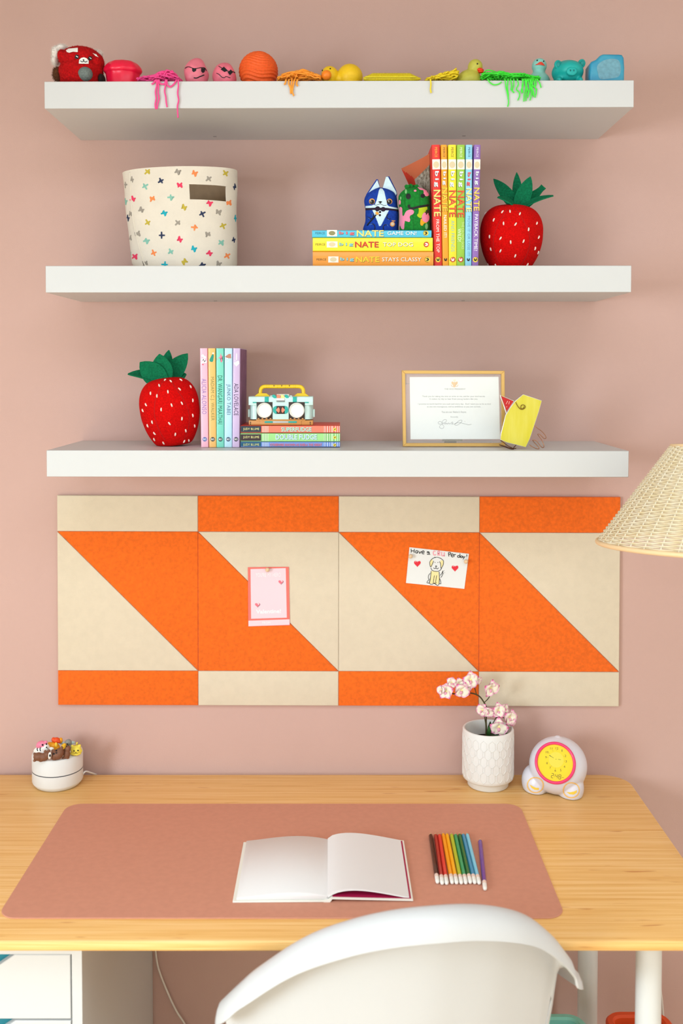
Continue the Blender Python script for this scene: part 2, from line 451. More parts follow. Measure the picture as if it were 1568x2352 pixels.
SPEC = [
 ('e02a1e', 991.6, 1009.5, 996.5, 1015.3, 'tall red comic book with a curled front cover, leaning on the stack', 'e8b23c', 'f6f6f2', 'f7dd7a', [('FROM THE TOP', 504, 580, .34, .72, 'f6efe4')], 'ffd84a', True, (393, 429.5, 436, 497)),
 ('f2a01e', 1011.7, 1026.4, 1016.6, 1029.6, 'tall orange comic book standing between the red and yellow ones', '7a4a10', 'f6f6f2', 'f4cf3a', [('NAILED IT!', 494, 545, .30, .75, 'f8f4ea')], None, True, (394, 425, 431, 485)),
 ('f0dc28', 1028.7, 1047.4, 1030.9, 1048.3, 'tall yellow comic book standing between the orange and green ones', '8a6a1a', 'eef6f6', 'e0562a', [('AND FRIENDS', 506, 578, .30, .72, '7fb8b4')], 'd8502e', False, (393, 429.5, 437, 498)),
 ('97c33c', 1048.8, 1067.5, 1049.2, 1066.2, 'tall green comic book standing between the yellow and light blue ones', 'e8f0c8', 'f2f8f8', 'e05a2a', [('THE CROWD GOES', 508.5, 572, .62, .92, 'cfe39a'), ('WILD!', 525, 554.5, .12, .55, 'e8f4d0')], 'd8502e', False, (394, 429.5, 437.5, 498.7)),
 ('8ecfe8', 1069.3, 1084.9, 1068.0, 1082.2, 'tall light blue comic book standing between the green and purple ones', '2f5a78', 'e8606a', 'f4e88a', [('MOVE IT OR LOSE IT!', 496, 588, .34, .74, '5f93b8')], None, True, (395.5, 427, 432.6, 486)),
 ('8f66b0', 1088.5, 1103.7, 1083.6, 1098.3, 'tall purple comic book at the end of the row beside the strawberry', 'f0eaf4', 'eef4fa', 'f4cf5a', [('PAYBACK TIME!', 492, 576, .28, .78, 'faf6fa')], 'ffd84a', True, (393.8, 424.6, 430.8, 484)),
]
for hexc, a0, a1, b0, b1, lab, pc, bc, nc, titles, sunc, dark, (g0, g1, n0, n1) in SPEC:
    w = ((a1-a0)+(b1-b0))/2*k2*1.03
    foot = PX((b0+b1)/2, 609, yb); top = W((a0+a1)/2, top_v, yb)
    base = Vector((foot.o.x, yb, Z2+.0003))
    h = top.z-base.z; ang = math.atan2(top.x-base.x, h)
    t = book(lab, w, h, .150, hexc, base+Vector((0, 0, abs(math.sin(ang))*w/2)), ang, group='tall comic books standing in a row')
    S = Flat(0); L = h/(609+5-top_v)
    zz = lambda v: h-(v-top_v)*L
    xx = lambda f: -w/2+f*w
    text(t, 'author_name', mat(pc, .45), S, 'PEIRCE', xx(.36), xx(.66), zz(361), zz(338.5), vert=True)
    ink(t, 'picture_panel', mat('efe9dc', .45), S, [[(xx(.03), zz(389)), (xx(.97), zz(389)), (xx(.97), zz(366)), (xx(.03), zz(366))]])
    ink(t, 'picture_disc', mat('dcc9a2', .5), S, [disc((xx(.5), zz(378.5)), w*.36, 7.6*L)], off=.0005)
    shadow = mat('4b4a58' if hexc != '8ecfe8' else '8a3a48', .5)
    text(t, 'title_shadow', shadow, S, 'big', xx(.16), xx(.75), zz(g1+.8), zz(g0+.8), vert=True, bold=.02, spacing=1.25, off=.0002)
    text(t, 'title', mat(bc, .45), S, 'big', xx(.20), xx(.80), zz(g1), zz(g0), vert=True, bold=.02, spacing=1.25, off=.0005)
    text(t, 'title_shadow', mat('7a2f1a', .5), S, 'NATE', xx(.08), xx(.90), zz(n1+.9), zz(n0+.9), vert=True, bold=.012, off=.0002)
    text(t, 'title', mat(nc, .45), S, 'NATE', xx(.13), xx(.95), zz(n1), zz(n0), vert=True, bold=.012, off=.0005)
    for s, v0, v1, f0, f1, c in titles:
        text(t, 'subtitle', mat(c, .45), S, s, xx(f0), xx(f1), zz(v1), zz(v0), vert=True, bold=0)
    smile_mark(t, S, 0, zz(596.5), k2, False, dark, sunc)
    if hexc == 'e02a1e':
        # front cover and first page curl away to the left
        def curl(name, prof, m, thick, v_lo, v_hi, cut):
            bm = BM(); rows = []
            for i in range(37):
                s = i/36
                row = []
                for j in range(43):
                    q = j/42
                    y, x = prof(s, q)
                    z = zz(v_lo+(v_hi-v_lo)*q) - cut(s, q)
                    row.append((x, y, z))
                rows.append(row)
            for off in (0, thick):
                vs = [[bm.verts.new((p[0]+off, p[1]+off*.3, p[2])) for p in r] for r in rows]
                for i in range(36):
                    for j in range(42): bm.faces.new((vs[i][j], vs[i+1][j], vs[i+1][j+1], vs[i][j+1]))
            o = obj(name, bm, m, t, 60)
            if name == 'front_cover':
                o.data.materials.append(mat('c9653f', .6))
                for i_, p_ in enumerate(o.data.polygons):
                    s_, q_ = ((i_ % 1512)//42+.5)/36, ((i_ % 1512) % 42+.5)/42
                    p_.material_index = 1 if s_ < 1.02-(1-q_)*1.5 else 0
            return o
        cx0 = -w/2-.0004
        # bottom of the sheet stays on the book, the upper part swings out
        curl('front_cover', lambda s, q: (.042+s*.086*(1-.28*q), cx0-.0045*s*0-(.052*(s**1.15))*q**1.3), mat('c8301c', .4), .0007, 527, 341, lambda s, q: .016*s*q)
        curl('loose_page', lambda s, q: (.040+s*.046, cx0-.0012-(.026*(s**1.1))*q**1.2), mat('b9ac9c', .8, var=.5, vscale=160, hue2='6b5a48'), .0003, 526, 368, lambda s, q: .020*s*q)

# --- stack of three comic books
ys = -.232
kS = PX(855, 570, ys).k
STACK = [
 ('ee9834', 718, 995, 577, 609, 'thick orange comic book at the bottom of the comic stack', 'STAYS CLASSY', (877, 967), 'fbf4ea', '8ccfd8', 'f4cf2e', 'ffd84a', True, 596, (591.2, 600.5), (589.6, 602), '5a3a14', '6b4a2a', (726.7, 748.9), (753.5, 777), (781, 812.7), (817, 871), 981.7),
 ('f3dc2c', 718, 993.5, 545.3, 577, 'thick yellow comic book in the middle of the comic stack', 'TOP DOG', (879, 948), 'f8f6ea', '8fd0cc', 'cf2e1e', 'e0502e', False, 561.5, (557, 566), (555, 568), '7a6418', '5a5030', (724.4, 746.6), (750, 775), (778.5, 811), (815, 869), 979.2),
 ('4dbbd8', 716.5, 990.5, 528.3, 545.3, 'thin light blue comic book on top of the comic stack', 'GAME ON!', (889.5, 956), 'f2f8f8', 'e86a74', 'ecdc7a', 'ffd84a', True, 535.6, (531.5, 540), (528.8, 543.2), '1d5a72', '3a6a80', (724, 746), (750.7, 773.8), (778, 813.6), (819, 881), 977.8),
]
for hexc, u0, u1, v0, v1, lab, tt, (t0, t1), tc, bc, nc, sunc, dark, vm, (g0, g1), (n0, n1), pc, shc, P, BX, G, N, ui in STACK:
    z1 = W(850, v0, ys).z
    if v1 == 609: zl = Z2+.0003
    w = z1-zl-.0002; x0, x1 = W(u0, vm, ys).x, W(u1, vm, ys).x; h = x1-x0
    t = book(lab, w, h, .150, hexc, (x1, ys, zl+w/2), 0, True, group='comic books lying in a stack')
    zl = z1
    S = Flat(0)
    zz = lambda u: h-(u-u0)*h/(u1-u0)                # along the spine
    vc = W(850, (v0+v1)/2, ys).z
    zmid = t.location.z
    xx = lambda v: W(850, v, ys).z-zmid               # across (up)
    text(t, 'author_name', mat(pc, .45), S, 'PEIRCE', xx(vm+2.4), xx(vm-2.4), zz(P[1]), zz(P[0]), vert=True)
    bh = 7 if hexc != '4dbbd8' else 7.4
    ink(t, 'picture_panel', mat('efe9dc', .45), S, [[(xx(vm+bh), zz(BX[1])), (xx(vm-bh), zz(BX[1])), (xx(vm-bh), zz(BX[0])), (xx(vm+bh), zz(BX[0]))]])
    ink(t, 'picture_disc', mat('dcc9a2' if hexc != '4dbbd8' else '8f8a5a', .5), S, [disc((xx(vm), zz((BX[0]+BX[1])/2)), 5*kS, 7.5*kS)], off=.0005)
    text(t, 'title_shadow', mat('4b4a58', .5), S, 'big', xx(g1+.9), xx(g0+.9), zz(G[1]+.6), zz(G[0]+.6), vert=True, bold=.02, spacing=1.35, off=.0002)
    text(t, 'title', mat(bc, .45), S, 'big', xx(g1), xx(g0), zz(G[1]), zz(G[0]), vert=True, bold=.02, spacing=1.35, off=.0005)
    text(t, 'title_shadow', mat('7a5a2a', .5), S, 'NATE', xx(n1+.8), xx(n0+.8), zz(N[1]+.7), zz(N[0]+.7), vert=True, bold=.012, off=.0002)
    text(t, 'title', mat(nc, .45), S, 'NATE', xx(n1), xx(n0), zz(N[1]), zz(N[0]), vert=True, bold=.012, off=.0005)
    text(t, 'subtitle_shadow', mat(shc, .5), S, tt, xx(g1+.7), xx(g0+.7), zz(t1+.7), zz(t0+.7), vert=True, bold=0, off=.0002)
    text(t, 'subtitle', mat(tc, .45), S, tt, xx(g1), xx(g0), zz(t1), zz(t0), vert=True, bold=0, off=.0005)
    smile_mark(t, S, xx(vm), zz(ui), kS, False, dark, sunc)
STACK2_TOP = zl

# --- five slim biographies on the lowest shelf
y3 = -.190
k3 = PX(505, 1000, y3).k
FIVE = [
 ('f3b4c8', 459.0, 475.7, 461.8, 478.0, 'slim pink paperback leaning against the strawberry', 'ALICIA ALONSO', 870, 952, '8a78b8', '5a6ab0'),
 ('f2b96a', 477.4, 494.0, 480.3, 496.2, 'slim amber paperback standing between the pink and teal ones', 'MADAM C.J. WALKER', 866, 967, '7d8a4a', '3a3a3a'),
 ('77d3bd', 496.0, 513.4, 497.7, 513.4, 'slim teal paperback standing in the middle of the pastel row', 'DR. WANGARI MAATHAI', 863, 975, '16604e', '2a4a48'),
 ('b7dcec', 515.5, 533.0, 515.3, 532.0, 'slim pale blue paperback standing between the teal and lilac ones', 'JUNKO TABEI', 883, 953, '3c6288', '2f4a6a'),
 ('cbb2d6', 535.0, 551.0, 533.5, 549.3, 'slim lilac paperback standing next to the toy radio', 'ADA LOVELACE', 881, 955, '33244a', '3a3048'),
]
for hexc, a0, a1, b0, b1, lab, tt, v0, v1, tc, rc in FIVE:
    w = ((a1-a0)+(b1-b0))/2*k3*1.06
    fx = W((b0+b1)/2, 1028, y3).x; top = W((a0+a1)/2, 800, y3)
    base = Vector((fx, y3, Z3+.0003)); h = top.z-base.z; ang = math.atan2(top.x-fx, h)
    t = book(lab, w, h, .132, hexc, base+Vector((0, 0, abs(math.sin(ang))*w/2)), ang, group='pastel paperbacks standing in a row')
    S = Flat(0); zz = lambda v: h-(v-800)*h/228.5
    xx = lambda f: -w/2+f*w
    text(t, 'title', mat(tc, .45), S, tt, xx(.20), xx(.80), zz(v1), zz(v0), vert=True, bold=0, spacing=1.05)
    ink(t, 'publisher_badge', mat(rc, .45), S, [disc((xx(.52), zz(1010)), 5.1*k3)])
    text(t, 'publisher_badge', WHITE, S, 'RO', xx(.52)-3.4*k3, xx(.52)+3.4*k3, zz(1012.4), zz(1007.6), bold=.02, off=.0006)
    kk = k3; c = lambda du, v: (xx(.5)+du*kk, zz(v))
    if hexc == 'f3b4c8':
        ink(t, 'flower_print', mat('f8e4ea', .5), S, [disc(c(x, v), 3.2*kk) for x, v in ((-2, 817), (2.5, 821), (-3, 826), (1, 828), (4, 831), (-2.5, 833))])
        ink(t, 'petal_print', mat('e0607a', .5), S, [disc(c(-2, 837), 1.9*kk)], off=.0006)
    if hexc == 'f2b96a':
        ink(t, 'bottle_print', mat('17907a', .5), S, [[c(1, 814), c(4.5, 814), c(5, 818), c(3.5, 829), c(1, 832), c(-5, 830), c(-5, 826)]])
        ink(t, 'bottle_cap_print', mat('f6efe2', .5), S, [disc(c(3.4, 811.5), 2.0*kk)])
    if hexc == '77d3bd':
        ink(t, 'bird_print', mat('f0809a', .5), S, [[c(2, 811), c(4, 818), c(6, 817), c(4, 823), c(6, 830), c(3, 833), c(1, 829), c(2, 824), c(-4, 822), c(0, 820)]], [([c(-4, 822.5), c(-8, 827)], .7*kk)])
    if hexc == 'b7dcec':
        ink(t, 'mountain_print', mat('b9806c', .5), S, [[c(-8, 819.5), c(1, 813), c(6, 813), c(6.5, 823), c(0, 823), c(-3, 821)]])
        ink(t, 'snow_print', mat('f4f2f0', .5), S, [[c(-6, 821.5), c(0, 822.5), c(-2, 825)]], [([c(1, 828), c(-2, 831)], .6*kk)], off=.0006)
    if hexc == 'cbb2d6':
        ink(t, 'quill_print', mat('f2e8ea', .5), S, [[c(-1.2, 827), c(1.2, 827), c(1.5, 815), c(.4, 810), c(-1, 815)], [c(-7, 834), c(5.5, 829), c(7, 835), c(0, 842)]], [([c(-4, 828), c(0, 830), c(4.5, 828.5)], .9*kk)])
        # printed back cover seen from the right
        bm = BM(); box(bm, w/2+.0001, w/2+.0004, .003, .131, .001, h-.001); obj('back_cover_print', bm, mat('8c5a86', .45, var=.35, vscale=45, hue2='6b3f66'), t, 0)

# --- three novels lying under the toy radio
yj = -.186
kJ = PX(665, 1010, yj).k
J = [
 ('7fa0e6', 1014.6, 1028.6, 'blue novel with pink lettering at the bottom of the novel stack', 'OTHERWISE KNOWN AS SHEILA THE GREAT', 619.5, 739, 1024.6, 1018.6, 'e8688e', '125a78', 'e6ecfa', '4a6fd0'),
 ('a6e08c', 994.6, 1014.0, 'green novel with pale blue lettering in the middle of the novel stack', 'DOUBLE FUDGE', 632.7, 727.5, 1009.6, 997.4, 'd5ecf6', '37242a', 'eaf8d8', '5fae58'),
 ('fb8066', 977.2, 994.0, 'coral novel with pale green lettering under the toy radio', 'SUPERFUDGE', 645.4, 715, 991.2, 981, 'c3e2c8', '182f40', 'fbe0d4', 'd8483c'),
]
zl = Z3+.0003
for hexc, v0, v1, lab, tt, t0, t1, tv1, tv0, tc, bx, sc1, sc2 in J:
    z1 = W(665, v0, yj).z; w = z1-zl-.0003
    u0, u1 = 552.0, 780.5; x0, x1 = W(u0, (v0+v1)/2, yj).x, W(u1, (v0+v1)/2, yj).x; h = x1-x0
    t = book(lab, w, h, .130, 'd9402a' if hexc == 'fb8066' else hexc, (x1, yj, zl+w/2), 0, True, group='novels lying in a stack')
    zm = t.location.z; S = Flat(0)
    zz = lambda u: h-(u-u0)*h/(u1-u0); xx = lambda v: W(665, v, yj).z-zm
    a, b = -w/2+.0012, w/2-.0008
    def rect(ua, ub, x_a=a, x_b=b): return [(x_a, zz(ub)), (x_b, zz(ub)), (x_b, zz(ua)), (x_a, zz(ua))]
    ink(t, 'spine_colour', mat(hexc, .4), S, [rect(552.2, 780.3)], off=.0002)
    ink(t, 'author_panel', mat(bx, .4), S, [rect(552.4, 599.5, a+.0006, b-.0012 if hexc == 'a6e08c' else b)], off=.0004)
    text(t, 'author_name', mat('f4ea9a', .45), S, 'JUDY BLUME', xx((v0+v1)/2+3.8), xx((v0+v1)/2-3.0), zz(595.3), zz(558.3), vert=True, bold=.03, off=.0007)
    random.seed(3)
    ink(t, 'stripes', mat(sc1, .4), S, [rect(u, u+q) for u, q in ((602, 1.0), (605.2, 1.4), (608, .8), (610.4, 1.6), (614.2, 1.5), (744, 1.1), (747, .9), (751, 1.6), (756, 1.1), (760.5, .9), (763, 1.3), (770, 1.3), (774.5, 1.2), (778.6, .9))], off=.0005)['kind'] = 'stuff'
    ink(t, 'stripes', mat(sc2, .4), S, [rect(u, u+q) for u, q in ((600.3, .8), (607, .7), (612.6, .6), (745.6, .7), (749, .9), (754, 1.1), (758, .8), (766, 1.0), (772.4, .8), (776.6, .9))], off=.0004)['kind'] = 'stuff'
    text(t, 'title_shadow', mat('6f93a0', .45), S, tt, xx(tv1+.6), xx(tv0+.5), zz(t1+.8), zz(t0+.8), vert=True, bold=.03, off=.0005)
    text(t, 'title', mat(tc, .45), S, tt, xx(tv1), xx(tv0), zz(t1), zz(t0), vert=True, bold=.02, off=.0008)
    ink(t, 'publisher_badge', mat('f6dc52', .45), S, [disc((xx((v0+v1)/2+.6), zz(768.6)), 3.7*kJ)], off=.0008)
    ink(t, 'publisher_mark', BLACK, S, (), [([(xx((v0+v1)/2-.6), zz(770.6)), (xx((v0+v1)/2+.4), zz(768.4)), (xx((v0+v1)/2+1.8), zz(767))], 1.5*kJ)], off=.0010)
    zl = z1
NOVEL_TOP = zl

# ------------------------------------------------------------------ soft things on the shelves
def loft(bm, rows, n=40, cap=True, pw=2.0):
    """rows: (z, cx, half_width, half_depth, cy); superelliptic sections"""
    rings = []
    for z, cx, hw, hd, cy in rows:
        rg = []
        for i in range(n):
            a = 2*PI*i/n; c, s = math.cos(a), math.sin(a)
            rg.append(bm.verts.new((cx+hw*math.copysign(abs(c)**(2/pw), c), cy+hd*math.copysign(abs(s)**(2/pw), s), z)))
        rings.append(rg)
    for a, b in zip(rings, rings[1:]):
        for i in range(n): bm.faces.new((a[i], a[(i+1) % n], b[(i+1) % n], b[i]))
    if cap:
        bm.faces.new(rings[0]); bm.faces.new(rings[-1])
    return rings
def smooth_rows(rows, n=4):
    pts = spline([(r[0], r[1], r[2]) for r in rows], n); pt2 = spline([(r[3], r[4], 0) for r in rows], n)
    return [(p.x, p.y, p.z, q.x, q.y) for p, q in zip(pts, pt2)]
def leaf(name, parent, m, base, tip, width, nrm, bend=0, thick=.0028, blunt=0, n=10, fold=.15):
    base, tip = Vector(base), Vector(tip); ax = tip-base; L = ax.length; ax.normalize()
    nrm = Vector(nrm); nrm = (nrm-ax*nrm.dot(ax)).normalized(); sd = ax.cross(nrm)
    bm = BM(); top = []; bot = []
    for i in range(n+1):
        t = i/n; w = width*(math.sin(PI*min(1, (.18+.82*t)**1.05))**.75 if t < 1 else 0)
        if blunt: w = max(w, width*.55*t)
        w = max(w, .0006); c = base+ax*L*t+nrm*bend*L*math.sin(PI*t*.9)
        ra, rb = [], []
        for j in range(-2, 3):
            q = c+sd*w*j/2+nrm*(fold*w*(abs(j)/2)**1.5)
            ra.append(bm.verts.new(q+nrm*thick/2)); rb.append(bm.verts.new(q-nrm*thick/2))
        top.append(ra); bot.append(rb)
    for i in range(n):
        for j in range(4):
            bm.faces.new((top[i][j], top[i+1][j], top[i+1][j+1], top[i][j+1])); bm.faces.new((bot[i][j], bot[i][j+1], bot[i+1][j+1], bot[i+1][j]))
        bm.faces.new((top[i][0], bot[i][0], bot[i+1][0], top[i+1][0])); bm.faces.new((top[i][4], top[i+1][4], bot[i+1][4], bot[i][4]))
    for e in (0, n):
        for j in range(4): bm.faces.new((top[e][j], top[e][j+1], bot[e][j+1], bot[e][j]))
    return obj(name, bm, m, parent, 60)
felt_red = mat('cc0705', .95, var=.2, vscale=350, bump=.4, bscale=900, spec=.15)
felt_green = mat('0f6b46', .95, var=.25, vscale=350, bump=.4, bscale=900, spec=.15)
seed_m = mat('f4ddcf', .8)
seed_src = None
def strawberry(label, u, v_base, Y, hw, hgt, tilt, seeds, leaves, lbase, z):
    global seed_src
    P = PX(u, v_base, Y); k = P.k
    t = thing('felt_strawberry', label, 'plush toy', (P.o.x, Y, z), (0, 0, 0), 'felt strawberries used as bookends')
    prof = [(0, 0), (.30, 0), (.50, .006), (.64, .05), (.79, .16), (.90, .28), (.98, .43), (1.0, .56), (.99, .68), (.92, .80), (.78, .90), (.58, .965), (.30, .995), (0, 1.0)]
    pr = spline([(a*hw*k, 0, b*hgt*k) for a, b in prof], 4)
    bm = BM(); lathe(bm, [(max(0, p.x), p.z) for p in pr], 60)
    R = Matrix.Rotation(tilt, 3, 'Y')
    for q in bm.verts:
        a = math.atan2(q.co.y, q.co.x); f = 1+.018*math.cos(5*a+.6); q.co.x *= f; q.co.y *= f*.92
        c = q.co-Vector((0, 0, hgt*k*.25)); c = R @ c; q.co = c+Vector((0, 0, hgt*k*.25))
        if q.co.z < 0: q.co.z = 0
    S = Surf(bm, .0002); obj('berry_body', bm, felt_red, t, 180)
    if seed_src is None:
        b2 = BM(); tube(b2, spline([(0, 0, -.0034), (0, -.0007, 0), (0, 0, .0034)], 3), .0016, 8, taper=lambda q: .6+.4*math.sin(PI*q))
        seed_src = obj('seed', b2, seed_m, t, 180); first = seed_src
    else: first = None
    for i, (su, sv) in enumerate(seeds):
        q = P(su, sv); h = S.hit(q.x, q.z); hd = S.hit(q.x, q.z, .004)-h
        rot = hd.to_track_quat('-Y', 'Z').to_euler(); ang = .25+.35*math.sin(i*2.3)
        if tilt < 0: ang = -ang
        o = first if i == 0 and first else share('seed', seed_src, t)
        o.location = h; o.rotation_euler = (rot.to_matrix() @ Matrix.Rotation(ang, 3, 'Y')).to_euler(); o.scale = (k/.00087,)*3
    # stitched seams
    b3 = BM()
    for sx in (-.55, .62):
        pts = [(P(u, v_base-hgt*f).x+sx*hw*k*math.sin(PI*(.12+.86*f))+math.sin(tilt)*hgt*k*(f-.25), hgt*k*f) for f in (.08, .25, .45, .65, .85, .95)]
        stroke(b3, S, pts, .0011)
    obj('stitched_seam', b3, mat('a80f0c', .9), t, 0)
    kb = P(*lbase)
    for (lu, lv, d0, d1, w, nx, ny, nz, bend, blunt) in leaves:
        b = P(lu if False else lbase[0], lbase[1], d0); tp = P(lu, lv, d1)
        leaf('leaf', t, felt_green, b, tp, w*k, (nx, ny, nz), bend, blunt=blunt)
    return t
z4 = lambda L, ox, oy, s: [(ox+a*s, oy+b*s) for a, b in L]
strawberry('red felt strawberry plush standing beside the tall purple comic book', 1171, 609+9, -.155, 71.5, 150, .03,
    z4([(715,812),(893,795),(973,790),(1077,815),(802,880),(905,917),(1032,925),(1168,980),(757,1057),(873,1075),(980,1115),(1115,1105),(1275,1063),(770,1190),(872,1208),(1028,1260),(1237,1182),(745,1353),(822,1360),(1155,1352),(1255,915),(1268,1225)], 960, 310, .2168),
    [(1133,408,.012,.030,15,-.2,-1,.3,.10,0), (1186,392,.015,.030,12,0,-1,0,.0,0), (1218,401,-.004,-.006,18,-.1,-1,.1,-.05,0), (1248,424,.010,.018,13,.1,-1,.6,-.05,1),
     (1271,447,-.008,-.012,11,0,-.55,1,.08,0), (1141,450,-.012,-.030,16,0,-.7,1,.10,0), (1224,486,-.010,-.022,14,.3,-1,.4,.05,0)], (1189, 478), Z2+.0003)
strawberry('red felt strawberry plush standing beside the slim pink paperback', 396, 1025, -.140, 67.5, 156, -.13,
    z4([(345,657),(448,562),(518,497),(585,512),(706,497),(822,578),(690,607),(552,638),(422,688),(290,793),(472,850),(596,798),(717,775),(848,742),(252,862),(848,922),(718,960),(570,1018),(364,1002),(310,1045),(392,1137),(640,1148),(764,1105),(870,1048),(745,1232),(800,1223),(500,1252),(390,1210)], 280, 780, .1913),
    [(293,864,.010,.004,19,-.3,-.6,1,.12,0), (321,834,-.008,-.012,26,-.3,-1,.3,-.06,0), (366,815,-.006,-.008,25,0,-1,.1,-.04,0), (388,806,.018,.026,16,0,-1,0,.0,0),
     (431,814,.006,.012,22,.3,-1,.1,-.05,0), (428,862,.012,.020,18,.2,-1,.6,.05,0)], (376, 882), Z3+.0003)

# --- fabric basket
yc = -.140
P = PX(421, 618, yc); k = P.k
bk = thing('fabric_basket', 'cream fabric basket printed with coloured crosses on the shelf', 'basket', (P.o.x, yc, Z2+.0003))
canvas = mat('dfd3c3', .95, var=.035, vscale=25, bump=.25, bscale=700)
H = (618-391)*k
def bsec(z):
    f = z/H; l = -(116+22*f)*k*(.93+.07*min(1, f*12)); r = (123+1*f)*k*(.97+.03*min(1, f*12)); return (l+r)/2, (r-l)/2, .070*(.9+.1*f)
hx0, hx1, hz0, hz1 = P(435, 430, -.066).x, P(516.5, 430, -.066).x, P(470, 451, -.066).z, P(470, 416, -.066).z
def ang_for(x, z):
    c, hw, hd = bsec(z); return 2*PI-math.acos(max(-1, min(1, (x-c)/hw)))
am = (hz0+hz1)/2
A0, A1 = ang_for(hx0, am), ang_for(hx1, am)
angs = [A0+(A1-A0)*i/12 for i in range(12)]+[A1+(A0+2*PI-A1)*i/60 for i in range(60)]
zs = [H*i/16*hz0/H for i in range(16)]+[hz0+(hz1-hz0)*i/4 for i in range(4)]+[hz1+(H-hz1)*i/3 for i in range(4)]
bm = BM(); grid = []
for z in zs:
    c, hw, hd = bsec(z); row = []
    for a in angs:
        wob = 1+.006*math.sin(3*a+z*40)+.004*math.sin(7*a-z*70)
        zz_ = z+(.004*math.sin(a+.9)*(z/H)**4 + .010*(z/H)**4*max(0, math.sin(a)))
        row.append(bm.verts.new((c+hw*math.cos(a)*wob, hd*math.sin(a)*wob, zz_)))
    grid.append(row)
nA = len(angs)
fs = []
for i in range(len(zs)-1):
    for j in range(nA):
        if 16 <= i < 20 and j < 12: continue
        fs.append(bm.faces.new((grid[i][j], grid[i][(j+1) % nA], grid[i+1][(j+1) % nA], grid[i+1][j])))
fs.append(bm.faces.new(grid[0]))
bmesh.ops.recalc_face_normals(bm, faces=fs)
outer = bm.copy(); S = Surf(outer, .0003); outer.free()
bmesh.ops.solidify(bm, geom=bm.faces[:], thickness=.0022)
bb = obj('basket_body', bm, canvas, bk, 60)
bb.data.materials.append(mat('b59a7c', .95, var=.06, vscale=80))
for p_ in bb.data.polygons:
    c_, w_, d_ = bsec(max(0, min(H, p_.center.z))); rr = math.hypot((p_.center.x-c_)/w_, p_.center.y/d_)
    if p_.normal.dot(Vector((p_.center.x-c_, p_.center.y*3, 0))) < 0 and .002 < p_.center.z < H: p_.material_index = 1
def ridge(name, pts, r, m):
    b = BM(); tube(b, [S.hit(q.x, q.z, r*.3) for q in spline([P(*p) for p in pts], 10)], r, 6); obj(name, b, m, bk, 180)
ridge('side_seam', [(298, 389), (300, 430), (303, 470), (308, 510), (317, 550), (329, 592), (338, 610)], .0014, canvas)
ridge('bottom_seam', [(312, 608), (345, 606.5), (430, 606), (500, 607), (540, 607)], .0013, canvas)
CR = {'G': '9c9286', 'N': '2c3552', 'P': 'e43a5e', 'O': 'f0874c', 'T': '82b8a6', 'C': '1ba6b6', 'M': 'bfa83a'}
XS = [(420,155,'M'),(750,150,'G'),(932,198,'O'),(1270,200,'M'),(255,270,'G'),(570,282,'N'),(1090,258,'G'),(180,322,'G'),(393,340,'T'),(772,330,'P'),(1370,350,'N'),(265,480,'P'),(475,475,'O'),(675,460,'T'),(1095,522,'P'),(1305,522,'O'),(820,573,'M'),(357,600,'G'),(238,640,'G'),(605,632,'C'),(1017,640,'N'),(1193,623,'G'),(1380,692,'C'),(425,738,'M'),(752,738,'G'),(935,790,'O'),(1243,770,'M'),(310,860,'G'),(575,876,'N'),(775,924,'P'),(1082,864,'G'),(1362,925,'N'),(410,935,'T'),(1220,955,'T'),(925,1024,'C'),(490,1070,'O'),(678,1055,'T'),(1100,1072,'P'),(1290,1098,'O'),(280,1107,'P'),(822,1163,'M'),(1200,1190,'G'),(398,1180,'G'),(612,1195,'C'),(1022,1200,'N'),(230,905,'G'),(182,505,'T'),(208,690,'N'),(230,1080,'T')]
for i, (a, b, c) in enumerate(XS):
    u_, v_ = 250+a*.2105, 350+b*.2105
    if v_ < 384: v_ = 388
    cc = P(u_, v_); r = 7.6*k; a0 = {0: .75, 1: .1, 2: .35}[i % 3]+.2*math.sin(i*1.7)
    sq = .55 if (u_ < 305 or u_ > 530) else 1
    pts = []
    for j in range(8):
        q = a0+j*PI/4; rr = r*(1+.15*math.sin(j*2.1+i)) if j % 2 == 0 else r*.38
        if j % 2 == 0:
            for dq in (-.2, .2): pts.append((cc.x+rr*math.cos(q+dq)*sq, cc.z+rr*math.sin(q+dq)))
        else: pts.append((cc.x+rr*math.cos(q)*sq, cc.z+rr*math.sin(q)))
    ink(bk, 'printed_cross', mat(CR[c], .9), S, [pts], ml=.004)

# --- blue cat plush and green cactus plush on top of the comic stack
def plush_rows(P, Z, rows, depth, cy):
    out = []
    for y, l, r, dd in rows:
        a, b = P(*Z(l, y)), P(*Z(r, y)); out.append((a.z, (a.x+b.x)/2, (b.x-a.x)/2, depth*dd, cy))
    return smooth_rows(out, 4)
Zc = lambda x, y: (820+x*.1212, 380+y*.1212)
vb = 527.5
yq = -.195
P = PX(874, vb, yq); k = P.k
cat_ = thing('cat_plush', 'blue cat plush with bow tie and cane sitting on the comic stack', 'plush toy', (P.o.x, yq, STACK2_TOP+.0003))
dz = P(0, vb).z
L2 = lambda x, y: (lambda q: (q.x, q.z))(P(*Zc(x, y)))
plush_b = mat('1c3f9e', .95, var=.18, vscale=220, bump=.4, bscale=900, spec=.2)
rows = plush_rows(P, Zc, [(1216, 130, 775, .9), (1190, 108, 795, 1), (1100, 120, 795, 1.08), (980, 158, 800, 1.1), (850, 160, 802, 1.1), (760, 160, 795, 1.05), (680, 148, 775, 1.08), (590, 136, 768, 1.1), (500, 160, 752, 1.05), (430, 225, 705, .9), (375, 320, 600, .65), (345, 405, 500, .3)], .026, .02)
bm = BM(); loft(bm, rows, 48, pw=2.3); S = Surf(bm, .0003, .0002); obj('plush_body', bm, plush_b, cat_, 180)
pale = mat('cfe6ee', .95, sheen=.3, var=.06, vscale=200)
